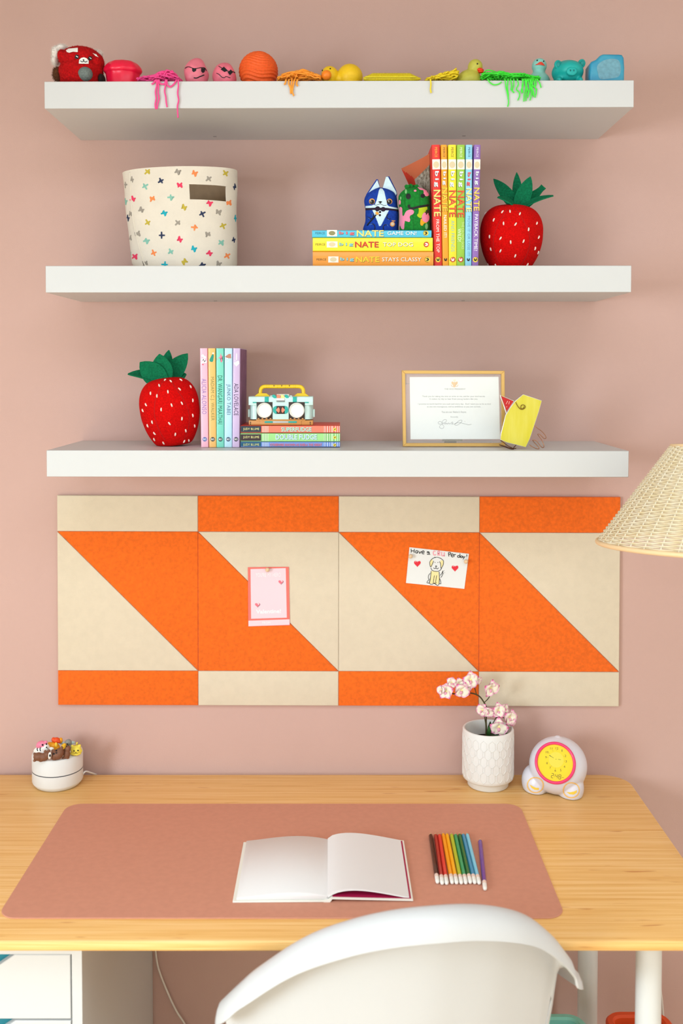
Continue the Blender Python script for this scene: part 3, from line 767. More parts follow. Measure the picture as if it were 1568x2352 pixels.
navy2 = mat('241229', .9); blk = mat('0f0e12', .7)
def ear(outer_pts, inner_pts):
    b = BM(); prism(b, [L2(*p) for p in outer_pts], 'y', .012, .020, .002, 2); e = obj('ear', b, plush_b, cat_, 40)
    b = BM(); prism(b, [L2(*p) for p in inner_pts], 'y', .0095, .0125, .001, 2); obj('ear_lining', b, pale, e, 40)
ear([(150,560),(175,470),(370,180),(400,185),(440,345),(350,420),(210,560)], [(172,515),(385,200),(432,340),(345,375),(255,450),(205,535),(178,530)])
ear([(475,380),(555,128),(615,128),(750,400),(766,470),(740,560),(620,470)], [(485,360),(550,140),(590,140),(740,420),(755,460),(728,532),(690,500),(560,400)])
ink(cat_, 'face_blaze', pale, S, [[L2(*p) for p in ((435,385),(475,388),(512,440),(530,520),(540,610),(570,690),(340,680),(372,600),(395,500),(412,420))], [L2(*p) for p in ((162,715),(330,700),(345,678),(565,690),(600,720),(770,755),(786,785),(162,752))]])
ink(cat_, 'chest_patch', pale, S, [[L2(*p) for p in ((288,790),(600,800),(530,880),(490,1000),(450,1090),(415,1098),(385,1010),(362,900))]])
ink(cat_, 'neck_ribbon', navy2, S, [[L2(*p) for p in ((162,755),(340,748),(560,752),(788,785),(790,815),(560,792),(340,792),(162,795))]], off=.0006)
bm = BM()
for c, r in (((388,772), (50, 30, 50)), ((492,780), (46, 30, 46)), ((440,775), (24, 26, 24))):
    q = P(*Zc(*c)); h = S.hit(q.x, q.z); ball(bm, h, (r[0]*.1212*k, .0022, r[2]*.1212*k), 3)
obj('bow_tie', bm, navy2, cat_, 180)
for c in ((433,830), (430,890)): ink(cat_, 'button', navy2, S, [disc(L2(*c), 2.6*k)], off=.0006)
for c, r in (((283,628), 54), ((610,630), 52)):
    ink(cat_, 'eye_ring', mat('e9a24a', .6), S, [disc(L2(*c), r*.1212*k)], off=.0005)
    ink(cat_, 'eye', blk, S, [disc(L2(c[0]+(3 if c[0] < 400 else -7), c[1]+8), 43*.1212*k)], off=.0009)
    ink(cat_, 'eye_glint', WHITE, S, [disc(L2(c[0]-18, c[1]-8), 9*.1212*k), disc(L2(c[0]-14, c[1]+14), 5*.1212*k)], off=.0013)
ink(cat_, 'nose', blk, S, [[L2(*p) for p in ((396,634),(440,622),(476,634),(440,668))]], [([L2(440,660), L2(436,676)], .8*k), ([L2(325,690), L2(370,698), L2(415,680), L2(437,672), L2(465,688), L2(510,705), L2(555,698)], .95*k)], off=.0008)
ink(cat_, 'paw_outline', blk, S, (), [([L2(268,855), L2(305,890), L2(300,935), L2(260,955), L2(212,930)], 1.6*k), ([L2(590,865), L2(560,900), L2(570,945), L2(605,968), L2(632,955)], 1.6*k), ([L2(255,1060), L2(310,1060), L2(338,1110), L2(325,1190)], 1.7*k), ([L2(560,1070), L2(515,1075), L2(495,1120), L2(510,1190)], 1.7*k)], off=.0006)
ink(cat_, 'paw_highlight', mat('5f8fd0', .9), S, (), [([L2(285,850), L2(295,900)], .8*k), ([L2(565,1068), L2(585,1100)], .8*k), ([L2(215,940), L2(250,965)], .7*k), ([L2(575,965), L2(600,980)], .7*k), ([L2(235,1075), L2(290,1058)], .8*k)], off=.0009)
bm = BM(); tube(bm, [S.hit(*L2(a, b), .001) for a, b in ((195,1085), (235,1035), (280,980), (325,925), (360,885))], 1.5*k, 8); cane = obj('cane', bm, blk, cat_, 180)
bm = BM(); q = S.hit(*L2(380, 855), .001); ball(bm, q, (4.2*k, .002, 3.4*k), 3, (0, .6, 0)); obj('cane_handle', bm, mat('f0a23c', .7), cane, 180)
ink(cat_, 'medal_print', mat('e8a050', .8), S, [disc(L2(665,1060), 46*.1212*k), [L2(*p) for p in ((650,985),(718,990),(715,1006),(650,1002))]], [([L2(684,1000), L2(680,1030)], 1.4*k)], off=.0006)
ink(cat_, 'medal_centre', mat('f2d8b8', .8), S, [disc(L2(665,1056), 30*.1212*k)], [([L2(650,1052), L2(665,1066), L2(682,1050)], .7*k)], off=.0009)

P = PX(953, vb, -.213); k = P.k
cac = thing('cactus_plush', 'green cactus plush with pink patches squeezed beside the red book', 'plush toy', (P.o.x, -.213, STACK2_TOP+.0003))
L2 = lambda x, y: (lambda q: (q.x, q.z))(P(*Zc(x, y)))
plush_g = mat('1c7a2e', .95, var=.2, vscale=220, bump=.4, bscale=900, spec=.2)
rows = plush_rows(P, Zc, [(1216, 830, 1370, .9), (1190, 815, 1390, 1), (1100, 815, 1392, 1.05), (950, 818, 1392, 1.1), (800, 815, 1392, 1.1), (700, 800, 1390, 1.1), (600, 790, 1385, 1.1), (520, 797, 1378, 1.05), (450, 845, 1345, .95), (400, 910, 1285, .75), (365, 1000, 1195, .4)], .024, .016)
bm = BM(); loft(bm, rows, 48, pw=2.2); S = Surf(bm, .0003, .0002); obj('plush_body', bm, plush_g, cac, 180)
pk = mat('ee86a6', .9, sheen=.3)
def blobpoly(pts): return [(p.x, p.z) for p in spline([(*L2(*q), ) [0:1]+(0,)+L2(*q)[1:2] for q in pts], 4, True)]
ink(cac, 'pink_patch', pk, S, [blobpoly([(805,780),(840,760),(858,800),(850,870),(880,930),(930,840),(1010,805),(1072,830),(1060,890),(970,940),(1005,985),(990,1040),(940,1030),(880,1020),(895,1110),(885,1180),(840,1165),(820,1100),(800,1145),(775,1120),(790,1000)])], ml=.003)
ink(cac, 'pink_patch', pk, S, [blobpoly([(1140,375),(1180,362),(1290,400),(1360,470),(1350,540),(1300,555),(1255,510),(1270,450),(1180,430)])], ml=.003)
ink(cac, 'pink_patch', pk, S, [disc(L2(812,668), 18*.1212*k, 46*.1212*k)])
ink(cac, 'pink_patch', pk, S, [disc(L2(1098,452), 26*.1212*k, 18*.1212*k)])
ink(cac, 'lime_patch', mat('b3c41e', .9), S, [blobpoly([(1160,770),(1240,745),(1310,745),(1325,800),(1290,830),(1300,880),(1240,900),(1215,965),(1160,950),(1135,905),(1185,850)])], ml=.003)
ink(cac, 'cone_patch', mat('e0a41e', .9), S, [blobpoly([(1205,985),(1260,1000),(1320,1055),(1265,1070),(1235,1112),(1195,1090)])], ml=.003, off=.0005)
ink(cac, 'pink_patch', pk, S, [blobpoly([(1225,930),(1265,865),(1330,860),(1360,940),(1350,1010),(1300,1050),(1235,1010)])], ml=.003, off=.0007)
ink(cac, 'eye', blk, S, [disc(L2(970,558), 46*.1212*k, 54*.1212*k), disc(L2(1240,548), 42*.1212*k, 40*.1212*k)], off=.0004)
ink(cac, 'mouth', blk, S, (), [([L2(985,715), L2(985,765), L2(1050,785), L2(1150,760), L2(1250,742), L2(1355,725)], 5.2*k)], off=.0004)
ink(cac, 'leaf_print', mat('7cc07a', .9), S, [disc(L2(925,465), 20*.1212*k, 42*.1212*k), disc(L2(828,590), 13*.1212*k, 30*.1212*k), disc(L2(1310,1125), 26*.1212*k, 58*.1212*k)])
ink(cac, 'chocolate_drip', mat('3a2a18', .9), S, [blobpoly([(1265,860),(1300,845),(1330,810),(1360,830),(1350,920),(1335,870),(1300,910),(1290,870)])], off=.0009, ml=.003)
ink(cac, 'rib_line', mat('125a20', .9), S, (), [([L2(910,500), L2(900,700), L2(930,760)], .8*k), ([L2(1180,420), L2(1190,600), L2(1185,720)], .8*k), ([L2(1060,800), L2(1055,1000), L2(1065,1190)], .8*k)], off=.0003)
for a, b, d in (((975,380),(915,325),.012), ((1010,370),(1035,295),.016), ((1090,365),(1085,305),.02), ((1120,370),(1165,320),.014)):
    q0, q1 = P(*Zc(*a)), P(*Zc(*b)); leaf('tuft_leaf', cac, plush_g, (q0.x, d, q0.z), (q1.x, d, q1.z), 5.5*k, (0, -1, .1), 0, .002, 1)

# ------------------------------------------------------------------ toy brick radio on the novels
yr = -.176
Zr = lambda x, y: (560+x*.1084, 870+y*.1084)
P = PX(645, 976, yr); k = P.k
rad = thing('toy_radio', 'toy brick boombox in pale aqua with yellow handle on coral novel', 'toy radio', (P.o.x, yr, NOVEL_TOP+.0003))
aqua, teal_m, tan_m, yel_m, drk = mat('c9e4df', .3, coat=.2), mat('17a79c', .3, coat=.2), mat('c98a44', .35, coat=.2), mat('f3c81c', .3, coat=.2), mat('33241f', .4)
coral, brick_w, gry, pyel = mat('f6876a', .35), mat('efece4', .35), mat('7d8486', .4), mat('f2e08a', .35)
q = lambda x, y: (lambda p: (p.x, p.z))(P(*Zr(x, y)))
def rb(name, x0, x1, y0, y1, d0, d1, m, bev=.0004, parent=None):
    a, b = q(x0, y1), q(x1, y0); bm = BM(); box(bm, a[0], b[0], d0, d1, a[1], b[1], bev, 2); return obj(name, bm, m, parent or rad, 40)
base = rb('base_brick', 105, 1460, 880, 978, .0, .05, tan_m)
rb('base_plate', 260, 1300, 858, 890, -.001, .05, tan_m)
rb('base_front', 345, 1215, 888, 976, -.0015, .002, tan_m)
for x0, x1, m in ((440, 610, teal_m), (612, 942, mat('b9c2c2', .4)), (944, 1118, teal_m)): rb('base_tile', x0, x1, 895, 932, -.003, .001, m, parent=base)
for cx in (140, 1405):
    for cy in (920, 955): ink(base, 'peg_hole', blk, Flat(0), [disc(q(cx, cy), 1.3*k)])
body = rb('radio_body', 270, 1285, 380, 862, .002, .048, aqua)
for x0, x1 in ((105, 270), (1285, 1460)):
    a, b = q(x0, 860), q(x1, 380); bm = BM(); n = 10
    cx = b[0] if x0 < 500 else a[0]; w_ = b[0]-a[0]
    pts = []
    for i in range(n+1):
        t = PI/2*i/n
        pts.append((cx-w_*math.sin(t)**.6 if x0 < 500 else cx+w_*math.sin(t)**.6, .002+.022*(1-math.cos(t))))
    pts += [(pts[-1][0], .048), (cx, .048)]
    prism(bm, pts, 'z', a[1], b[1], .0004, 1); obj('end_pillar', bm, aqua, rad, 40)
bm = BM(); a, b = q(100, 555), q(1462, 375); prof = []
for i in range(9):
    t = PI/2*i/8; prof.append((-.002+.020*(1-math.sin(t)), b[1]-(b[1]-q(0, 490)[1])*(1-math.sin(t))*0-.010*(1-math.sin(t)) if False else b[1]-.0095*(1-math.sin(t))))
prof2 = [(-.0015, q(0, 490)[1]), (-.0015, b[1]-.0085)]+[(.0015-.003*math.cos(PI/2*i/6), b[1]-.0085+.0085*math.sin(PI/2*i/6)) for i in range(1, 7)]+[(.048, b[1]), (.048, q(0, 490)[1])]
prism(bm, prof2, 'x', a[0], b[0], .0003, 1); obj('top_brick', bm, aqua, rad, 40)
for x0, x1 in ((100, 268), (1290, 1462)): rb('corner_brick', x0, x1, 395, 555, -.0012, .03, aqua)
for x0, x1 in ((440, 525), (1035, 1120)): rb('top_stripe', x0, x1, 378, 490, -.0026, .012, teal_m)
for x0, x1 in ((72, 110), (1455, 1495)): rb('side_lug', x0, x1, 650, 818, .015, .032, aqua)
for cx, x0, x1 in ((437, 270, 606), (1120, 950, 1287)):
    p_ = rb('speaker_panel', x0, x1, 490, 858, -.0005, .004, drk)
    c = q(cx, 666); r = 163*.1084*k
    bm = BM(); lathe(bm, [(0, .0020), (r*.78, .0018), (r*.82, .0034), (r*.92, .0046), (r*.99, .0036), (r, .0018), (r, 0)], 48, Matrix.Translation((c[0], -.0012, c[1])) @ Matrix.Rotation(PI/2, 4, 'X'))
    obj('speaker_dish', bm, brick_w, rad, 50)
    for i in range(4):
        sx = x0+40+i*85; s_ = q(sx, 850); bm = BM(); lathe(bm, [(0, .0016), (.0018, .0016), (.002, .0012), (.002, 0)], 16, Matrix.Translation((s_[0], -.0016, s_[1])) ); obj('stud', bm, mat('e0a066', .35), rad, 50)
rb('centre_panel', 608, 948, 490, 858, -.0014, .004, aqua)
win = rb('cassette_window', 690, 866, 572, 742, -.0022, .001, drk)
for s, xa, xb in ((-1, 692, 612), (1, 864, 942)):
    a = q(xa, 0)[0]; b = q(xb, 0)[0]; z0, z1, zc_ = q(0, 742)[1], q(0, 572)[1], q(0, 657)[1]
    for up in (1, -1):
        pts = [(a, zc_+up*.0001)]+[(a+(b-a)*math.cos(t*PI/16), zc_+up*((z1-zc_)*math.sin(t*PI/16))) for t in range(0, 9)]
        bm = BM(); prism(bm, pts, 'y', -.003, .001, .0002, 1); obj('cassette_tile', bm, teal_m, win, 30)
for s, pts in ((-1, [(676,660),(735,598),(755,630),(760,660),(755,695),(738,718)]), (1, [(874,658),(818,598),(800,630),(795,660),(800,695),(822,718)])):
    bm = BM(); prism(bm, [q(*p) for p in pts], 'y', -.0034, -.001); obj('arrow_tile', bm, coral, win, 30)
top = rb('top_display', 690, 950, 325, 415, .004, .014, brick_w)
rb('display_step', 692, 862, 413, 455, -.0036, .010, brick_w); rb('display_grille', 692, 864, 452, 488, -.0034, .004, gry)
for pts, m in (([(605,335),(650,335),(690,375),(690,412),(640,412),(605,385)], teal_m), ([(695,335),(740,335),(772,365),(780,408),(695,408)], coral), ([(782,408),(782,335),(825,335),(862,380),(862,408)], pyel), ([(866,335),(915,335),(950,375),(950,405),(905,412),(866,380)], teal_m)):
    bm = BM(); prism(bm, [q(*p) for p in pts], 'y', -.001, .008, .0002, 1); obj('display_tile', bm, m, top, 30)
for cx in (580, 990): rb('top_stud', cx-25, cx+25, 352, 380, .004, .010, aqua)
bm = BM(); pts = [q(325, 380), q(325, 290), q(335, 225), q(372, 182), q(430, 166), q(600, 166), q(790, 168), q(970, 166), q(1145, 166), q(1205, 184), q(1240, 225), q(1250, 290), q(1250, 385)]
tube(bm, [(p.x, .026, p.z) for p in spline([(a, 0, b) for a, b in pts], 6)], 41*.1084*k, 16); hd = obj('carry_handle', bm, yel_m, rad, 60)
for x in (470, 512, 695, 865, 1040, 1075):
    c = q(x, 166); bm = BM(); lathe(bm, [(41.6*.1084*k, -.0003), (43*.1084*k, 0), (41.6*.1084*k, .0003)], 24, Matrix.Translation((c[0], .026, c[1])) @ Matrix.Rotation(PI/2, 4, 'Y')); obj('handle_joint', bm, mat('d8ae14', .35), hd, 60)
for x in (620, 785, 950):
    c = q(x, 150); bm = BM(); box(bm, c[0]-.0006, c[0]+.0006, .026-.0047, .026-.0030, c[1]-.0012, c[1]+.0016); obj('handle_slot', bm, mat('5a2a1e', .5), hd, 0)
for x0, x1, xm in ((200, 540, 372), (1040, 1375, 1205)):
    a, b, c = q(x0, 372), q(x1, 372), q(xm, 312); bm = BM()
    prism(bm, [(a[0], a[1]-.0004), (b[0], a[1]-.0004), (b[0]-.004, a[1]+.0030), ((b[0]+c[0])/2, c[1]), ((a[0]+c[0])/2, c[1]), (a[0]+.004, a[1]+.0030)], 'y', .020, .033, .0004, 1); obj('handle_mount', bm, yel_m, rad, 40)
for x0, x1 in ((188, 268), (1290, 1372)): rb('hinge_clip', x0, x1, 488, 512, -.0026, .002, teal_m)
for cx in (1400,):
    for cy in (648, 750, 850): ink(rad, 'moulded_mark', mat('9fc0ba', .4), Flat(-.0002), [[q(cx-13, cy-10), q(cx+13, cy-10), q(cx+13, cy+10), q(cx-13, cy+10)]], off=-.006)

# ------------------------------------------------------------------ framed letter
yf = on(1040, 1026, Z3).y
P = PX(1040, 1026, yf); k = P.k
fr = thing('picture_frame', 'thin brass frame holding a typed letter on the lowest shelf', 'picture frame', (P.o.x, yf, Z3+.0004))
brass = mat('d8b06a', .32, metal=.55)
E2 = lambda u, v: (lambda p: (p.x, p.z))(P(u, v))
TL, TR, BR, BL = E2(922.5, 851), E2(1158.5, 852), E2(1160, 1026), E2(925, 1026)
def inset(d):
    return [(TL[0]+d, TL[1]-d), (TR[0]-d, TR[1]-d), (BR[0]-d, BR[1]+d), (BL[0]+d, BL[1]+d)]
o_, i_ = inset(0), inset(7.6*k)
for i in range(4):
    j = (i+1) % 4; bm = BM(); prism(bm, [o_[i], o_[j], i_[j], i_[i]], 'y', 0, .011, .0005, 1); obj('frame_bar', bm, brass, fr, 40)
bm = BM(); ii = inset(6.5*k); prism(bm, ii, 'y', .0042, .0052); obj('glass_pane', bm, mat('ffffff', .03, alpha=.10, spec=.5), fr, 0)
paper = [E2(941, 866.5), E2(1145.5, 866), E2(1149, 1009.5), E2(943, 1010)]
bm = BM(); prism(bm, paper, 'y', .0056, .0060); lt = obj('letter_sheet', bm, mat('e8e8e4', .8), fr, 0)
S = Flat(.0056, .0002); Zl = lambda x, y: E2(950+x*.1212, 865+y*.1212)
gtxt = mat('8f918e', .8)
def line(s, x0, x1, yb, yt, m=gtxt, nm='typed_line', bold=0):
    a, b = Zl(x0, yb), Zl(x1, yt); text(lt, nm, m, S, s, a[0], b[0], a[1], b[1], bold=bold)
line('THE VICE PRESIDENT', 585, 985, 255, 228)
line('Thank you for taking the time to write to me, and for your kind words.', 160, 1360, 402, 364)
line('It makes my day to hear from young leaders like you.', 305, 1220, 452, 414)
line('I promise to work hard for you each and every day.  And I need you to be as kind', 85, 1465, 546, 508)
line('as you are courageous, and as ambitious as you are curious.', 255, 1275, 598, 560)
line("You are our Nation's future.", 530, 1005, 695, 655)
line('Sincerely,', 700, 850, 790, 755)
ink(lt, 'signature', mat('4a4d52', .7), S, (), [([Zl(*p) for p in ((520,905),(480,905),(465,880),(490,858),(530,868),(545,910),(575,950),(560,985),(520,988),(492,965),(505,930),(545,900),(550,850),(590,820),(625,830),(610,865),(560,890))], .55*k), ([Zl(*p) for p in ((560,890),(585,905),(600,885),(612,908),(630,888),(645,908),(665,885),(690,905),(735,865),(745,890),(720,905),(770,905),(800,900),(850,850),(900,830),(920,845),(880,895),(820,930),(780,920),(800,890),(870,880),(960,900),(1040,918),(1100,910))], .6*k), ([Zl(970,852), Zl(976,858)], .8*k)])
gold = mat('e6bd84', .6)
ink(lt, 'eagle_crest', gold, S, [[Zl(*p) for p in ((745,100),(770,115),(778,95),(792,115),(815,100),(835,98),(838,130),(815,160),(800,165),(798,195),(785,208),(765,208),(752,195),(752,168),(735,155),(718,130),(722,100))]], [([Zl(712,155), Zl(725,185), Zl(750,195)], 1.2*k), ([Zl(845,155), Zl(832,185), Zl(805,195)], 1.2*k)])
ink(lt, 'crest_halo', mat('f0e2c4', .7), S, [disc(Zl(776,76), 3.4*k, 2.2*k)])
for (x0, y0, x1, y1) in ((923, 880, 932, 880),):
    pass
bm = BM(); box(bm, -.02, .02, .011, .0125, .01, .12); obj('easel_plate', bm, mat('8a7a5a', .5), fr, 0)
bm = BM(); prism(bm, [(.0125, .11), (.0140, .11), (.052, .0005), (.048, .0005)], 'x', -.012, .012); obj('easel_stand', bm, mat('8a7a5a', .5), fr, 0)
bm = BM()
for (a, b) in (((932.5, 861), (932.5, 884)), ((932.5, 882), (941, 882)), ((1129, 1009), (1129, 1018)), ((1134, 866), (1139, 860))):
    stroke(bm, Flat(.0075, 0), [E2(*a), E2(*b)], 1.2*k)
obj('backing_clip', bm, mat('a09a98', .4), fr, 0, kind='stuff')

# ------------------------------------------------------------------ yellow glass bird
yg = -.2315
Zg = lambda x, y: (1120+x*.09566, 890+y*.09566)
P = PX(1190, 1029, yg); k = P.k
bd = thing('glass_bird', 'yellow stained glass bird with red beak and copper wire legs', 'ornament', (P.o.x, yg, Z3+.0004))
g2 = lambda x, y: (lambda p: (p.x, p.z))(P(*Zg(x, y)))
g3 = lambda x, y, d=0: P(*Zg(x, y), d)
glassy = mat('cdbf26', .3, var=.12, vscale=22, coat=.1, hue2='d6ca50', stretch=(4, 1, .6)); redg = mat('b80c10', .3, coat=.1)
silver = mat('d8d2cc', .3, metal=.6); copper = mat('a8704a', .35, metal=.7)
bpts = [(845,150),(1285,300),(1210,560),(1110,870),(1000,1200),(905,1405),(690,1350),(450,1290),(305,1225),(320,1090),(380,860),(430,650),(540,470),(660,310)]
bm = BM(); prism(bm, [g2(*p) for p in bpts], 'y', -.0015, .0015); obj('glass_body', bm, glassy, bd, 0)
bm = BM(); tube(bm, [g3(*p) for p in bpts], .0013, 8, True); obj('solder_edge', bm, silver, bd, 180)
kp = [(300,165),(630,300),(440,600)]
bm = BM(); prism(bm, [g2(*p) for p in ((318,185),(615,310),(448,545))], 'y', -.0013, .0013); bk_ = obj('glass_beak', bm, redg, bd, 0)
bm = BM(); tube(bm, [g3(*p) for p in kp], .0012, 8, True); obj('solder_edge', bm, silver, bk_, 180)
ink(bk_, 'glint', mat('f2c8b8', .4), Flat(-.0013), (), [([g2(475,300), g2(435,375)], .9*k), ([g2(515,310), g2(500,380)], .9*k), ([g2(455,430), g2(440,455)], .7*k)])
bm = BM(); pts = [(668,330),(700,400),(760,480),(820,505),(880,480),(895,430),(850,395),(800,410),(790,465),(820,490),(855,470),(865,435)]
tube(bm, spline([g3(*p, -.0028) for p in pts], 5), .0007, 6); obj('wire_eye', bm, mat('8a6a22', .35, metal=.7), bd, 180)
bm = BM(); pts = [(1110,890,0),(1180,950,-.002),(1280,1020,0),(1370,1120,.002),(1395,1190,0),(1350,1205,-.003),(1250,1110,-.004),(1200,1100,-.002),(1210,1130,.002),(1290,1240,.002),(1345,1370,0),(1330,1425,-.003),(1280,1400,-.005),(1170,1270,-.004),(1090,1240,-.002),(1085,1265,.001),(1160,1350,.002),(1230,1430,0),(1200,1455,-.002),(1100,1420,-.003),(995,1355,-.001)]
tube(bm, spline([g3(*p) for p in pts], 5), .00065, 6); obj('wire_tail', bm, copper, bd, 180)
bm = BM()
pts = [(305,1250,0),(380,1300,-.001),(480,1380,-.006),(600,1440,-.012),(520,1430,-.014),(430,1400,-.006),(280,1355,.004),(360,1385,.010),(470,1430,.004),(560,1456,-.004),(620,1458,-.010)]
tube(bm, spline([g3(*p) for p in pts], 5), .0009, 6)
pts = [(690,1350,0),(640,1400,-.003),(615,1440,-.008),(680,1440,-.012)]
tube(bm, spline([g3(*p) for p in pts], 5), .0009, 6); obj('wire_feet', bm, mat('5a3422', .4, metal=.5), bd, 180, kind='stuff')

# ------------------------------------------------------------------ rainbow of squeeze toys on the top shelf
GT = 'rainbow squeeze toys along the top shelf'
def at1(u, Y):
    """frame for a toy standing on the top shelf at depth Y; v of its base follows from the shelf height"""
    P = PX(u, 187, Y); P.o.z = Z1+.0005+.0024*P.o.x
    # pixel row of the shelf surface at that depth
    dist = Y+D; a = math.atan2(Z1-ZC, dist)+TH; P.v0 = CY-F*math.tan(a)
    P.o.x = W(u, 187, Y).x
    return P
def rubber(h, **k):
    k.setdefault('rough', .42); k.setdefault('sss', .25); return mat(h, **k)
def spikes(bm, pts, L, w, rnd):
    for p, n in pts:
        d = (n+Vector((rnd.uniform(-.5, .5), rnd.uniform(-.5, .5), rnd.uniform(-.5, .5)))).normalized()
        s = d.orthogonal().normalized()*w; l = L*rnd.uniform(.6, 1.2)
        a = bm.verts.new(p-s); b = bm.verts.new(p+s); c = bm.verts.new(p+d*l+Vector((0, 0, -l*.15))); bm.faces.new((a, b, c))
def fur(name, src, m, parent, count, L, w, seed=1):
    rnd = random.Random(seed); fs = list(src.faces); bm = BM()
    pts = []
    for _ in range(count):
        f = rnd.choice(fs); vs = [v.co for v in f.verts]; a, b = rnd.random(), rnd.random()
        p = vs[0].lerp(vs[1], a).lerp(vs[2 % len(vs)], b*.6); pts.append((p.copy(), f.normal.copy()))
    spikes(bm, pts, L, w, rnd); return obj(name, bm, m, parent, 0, kind='stuff')

# red bear plush
Zp = lambda x, y: (110+x*.1467, 95+y*.1467)
P = at1(185, -.205); k = P.k
t = thing('bear_plush', 'furry red bear plush with white ears hugging a grey ball', 'plush toy', P.o, (0, 0, 0), GT)
g = lambda x, y, d=0: P(*Zp(x, y), d)
g2 = lambda x, y: (lambda p: (p.x, p.z))(P(*Zp(x, y)))
redf = mat('b80f12', .95, var=.25, vscale=260, bump=.5, bscale=900, spec=.2)
R_ = lambda n: n*.1467*k
body = blob([(g(520, 480, .0), (R_(345), .040, R_(230))), (g(520, 300, .0), (R_(330), .038, R_(205))), (g(520, 620, 0), (R_(320), .040, R_(150))), (g(250, 260, 0), (R_(80), .03, R_(110))), (g(815, 330, 0), (R_(55), .025, R_(120)))], .0022, 5, flat=.0005)
S = Surf(body, .0005, .0012); src = body.copy(); src.normal_update()
pb_ = obj('plush_body', body, redf, t, 180)
fur('red_fur', src, redf, t, 2600, .0028, .0003, 2); src.free()
whf = mat('ece4dc', .95); brf = mat('5a3316', .95)
for nm, prts, m, n in (('ear', [(g(140, 190, .012), (R_(75), .016, R_(110))), (g(230, 110, .012), (R_(90), .016, R_(50))), (g(120, 300, .012), (R_(55), .014, R_(80)))], whf, 900),
                       ('ear', [(g(775, 190, .012), (R_(70), .014, R_(45))), (g(815, 205, .012), (R_(40), .012, R_(45)))], whf, 500)):
    b = blob(prts, .002, 3); s2 = b.copy(); s2.normal_update(); e = obj(nm, b, m, t, 180); fur('ear_fur', s2, m, e, n, .0045, .0003, 5); s2.free()
b = blob([(g(165, 520, .005), (R_(85), .016, R_(115)))], .002, 3, flat=.0005); s2 = b.copy(); s2.normal_update(); e = obj('tail', b, brf, t, 180); fur('tail_fur', s2, brf, e, 700, .004, .0003, 8); s2.free()
bm = blob([(g(845, 600, -.006), (R_(52), .016, R_(88)))], .002, 3, flat=.0005); obj('foot', bm, mat('1d0f0a', .9), t, 180)
ink(t, 'brow_patch', whf, S, [[g2(*p) for p in ((290,150),(330,125),(470,112),(470,175),(400,170),(340,185),(305,175))]])
ink(t, 'brow_patch', whf, S, [[g2(*p) for p in ((690,190),(760,215),(785,255),(740,235))]])
ink(t, 'muzzle', mat('f2efe8', .9), S, [[g2(*p) for p in ((485,355),(490,300),(515,262),(560,250),(605,265),(635,310),(632,358))]])
ink(t, 'nose_and_mouth', blk, S, [disc(g2(556, 296), R_(13), R_(10))], [([g2(556,300), g2(558,322)], R_(12)), ([g2(508,315), g2(535,332), g2(560,322), g2(585,334), g2(612,320)], R_(9))], off=.0009)
for cx, cy in ((455, 245), (655, 268)):
    ink(t, 'eye', blk, S, [disc(g2(cx, cy), R_(30), R_(34))], off=.0006); ink(t, 'eye_glint', WHITE, S, (), [([g2(cx-10, cy-14), g2(cx+18, cy+4)], R_(9))], off=.0010)
bm = BM(); c = S.hit(*g2(570, 505)); ball(bm, c+Vector((0, .006, 0)), (R_(112), .014, R_(108)), 4); obj('grey_ball', bm, mat('6d7672', .8, var=.25, vscale=400), t, 180)

# pink dumpling
P = at1(282, -.200); k = P.k
t = thing('squishy_dumpling', 'glossy red pink dumpling squeeze toy beside the bear plush', 'squeeze toy', P.o, (0, 0, 0), GT)
bm = BM(); pr = spline([(x*k, 0, (P.v0-v)*k) for x, v in ((0, P.v0), (30, P.v0), (36, P.v0-8), (38, 174), (42, 168), (43.5, 163), (40, 155), (31, 146), (18, 142), (0, 141))], 4)
lathe(bm, [(max(0, p.x), p.z) for p in pr], 60, sy=.85)
for v in bm.verts:
    a = math.atan2(v.co.y, v.co.x); f = 1+.025*math.cos(9*a)*(1 if v.co.z > .02 else .4); v.co.x *= f; v.co.y *= f
obj('squeeze_body', bm, rubber('ee1740', rough=.3), t, 180)

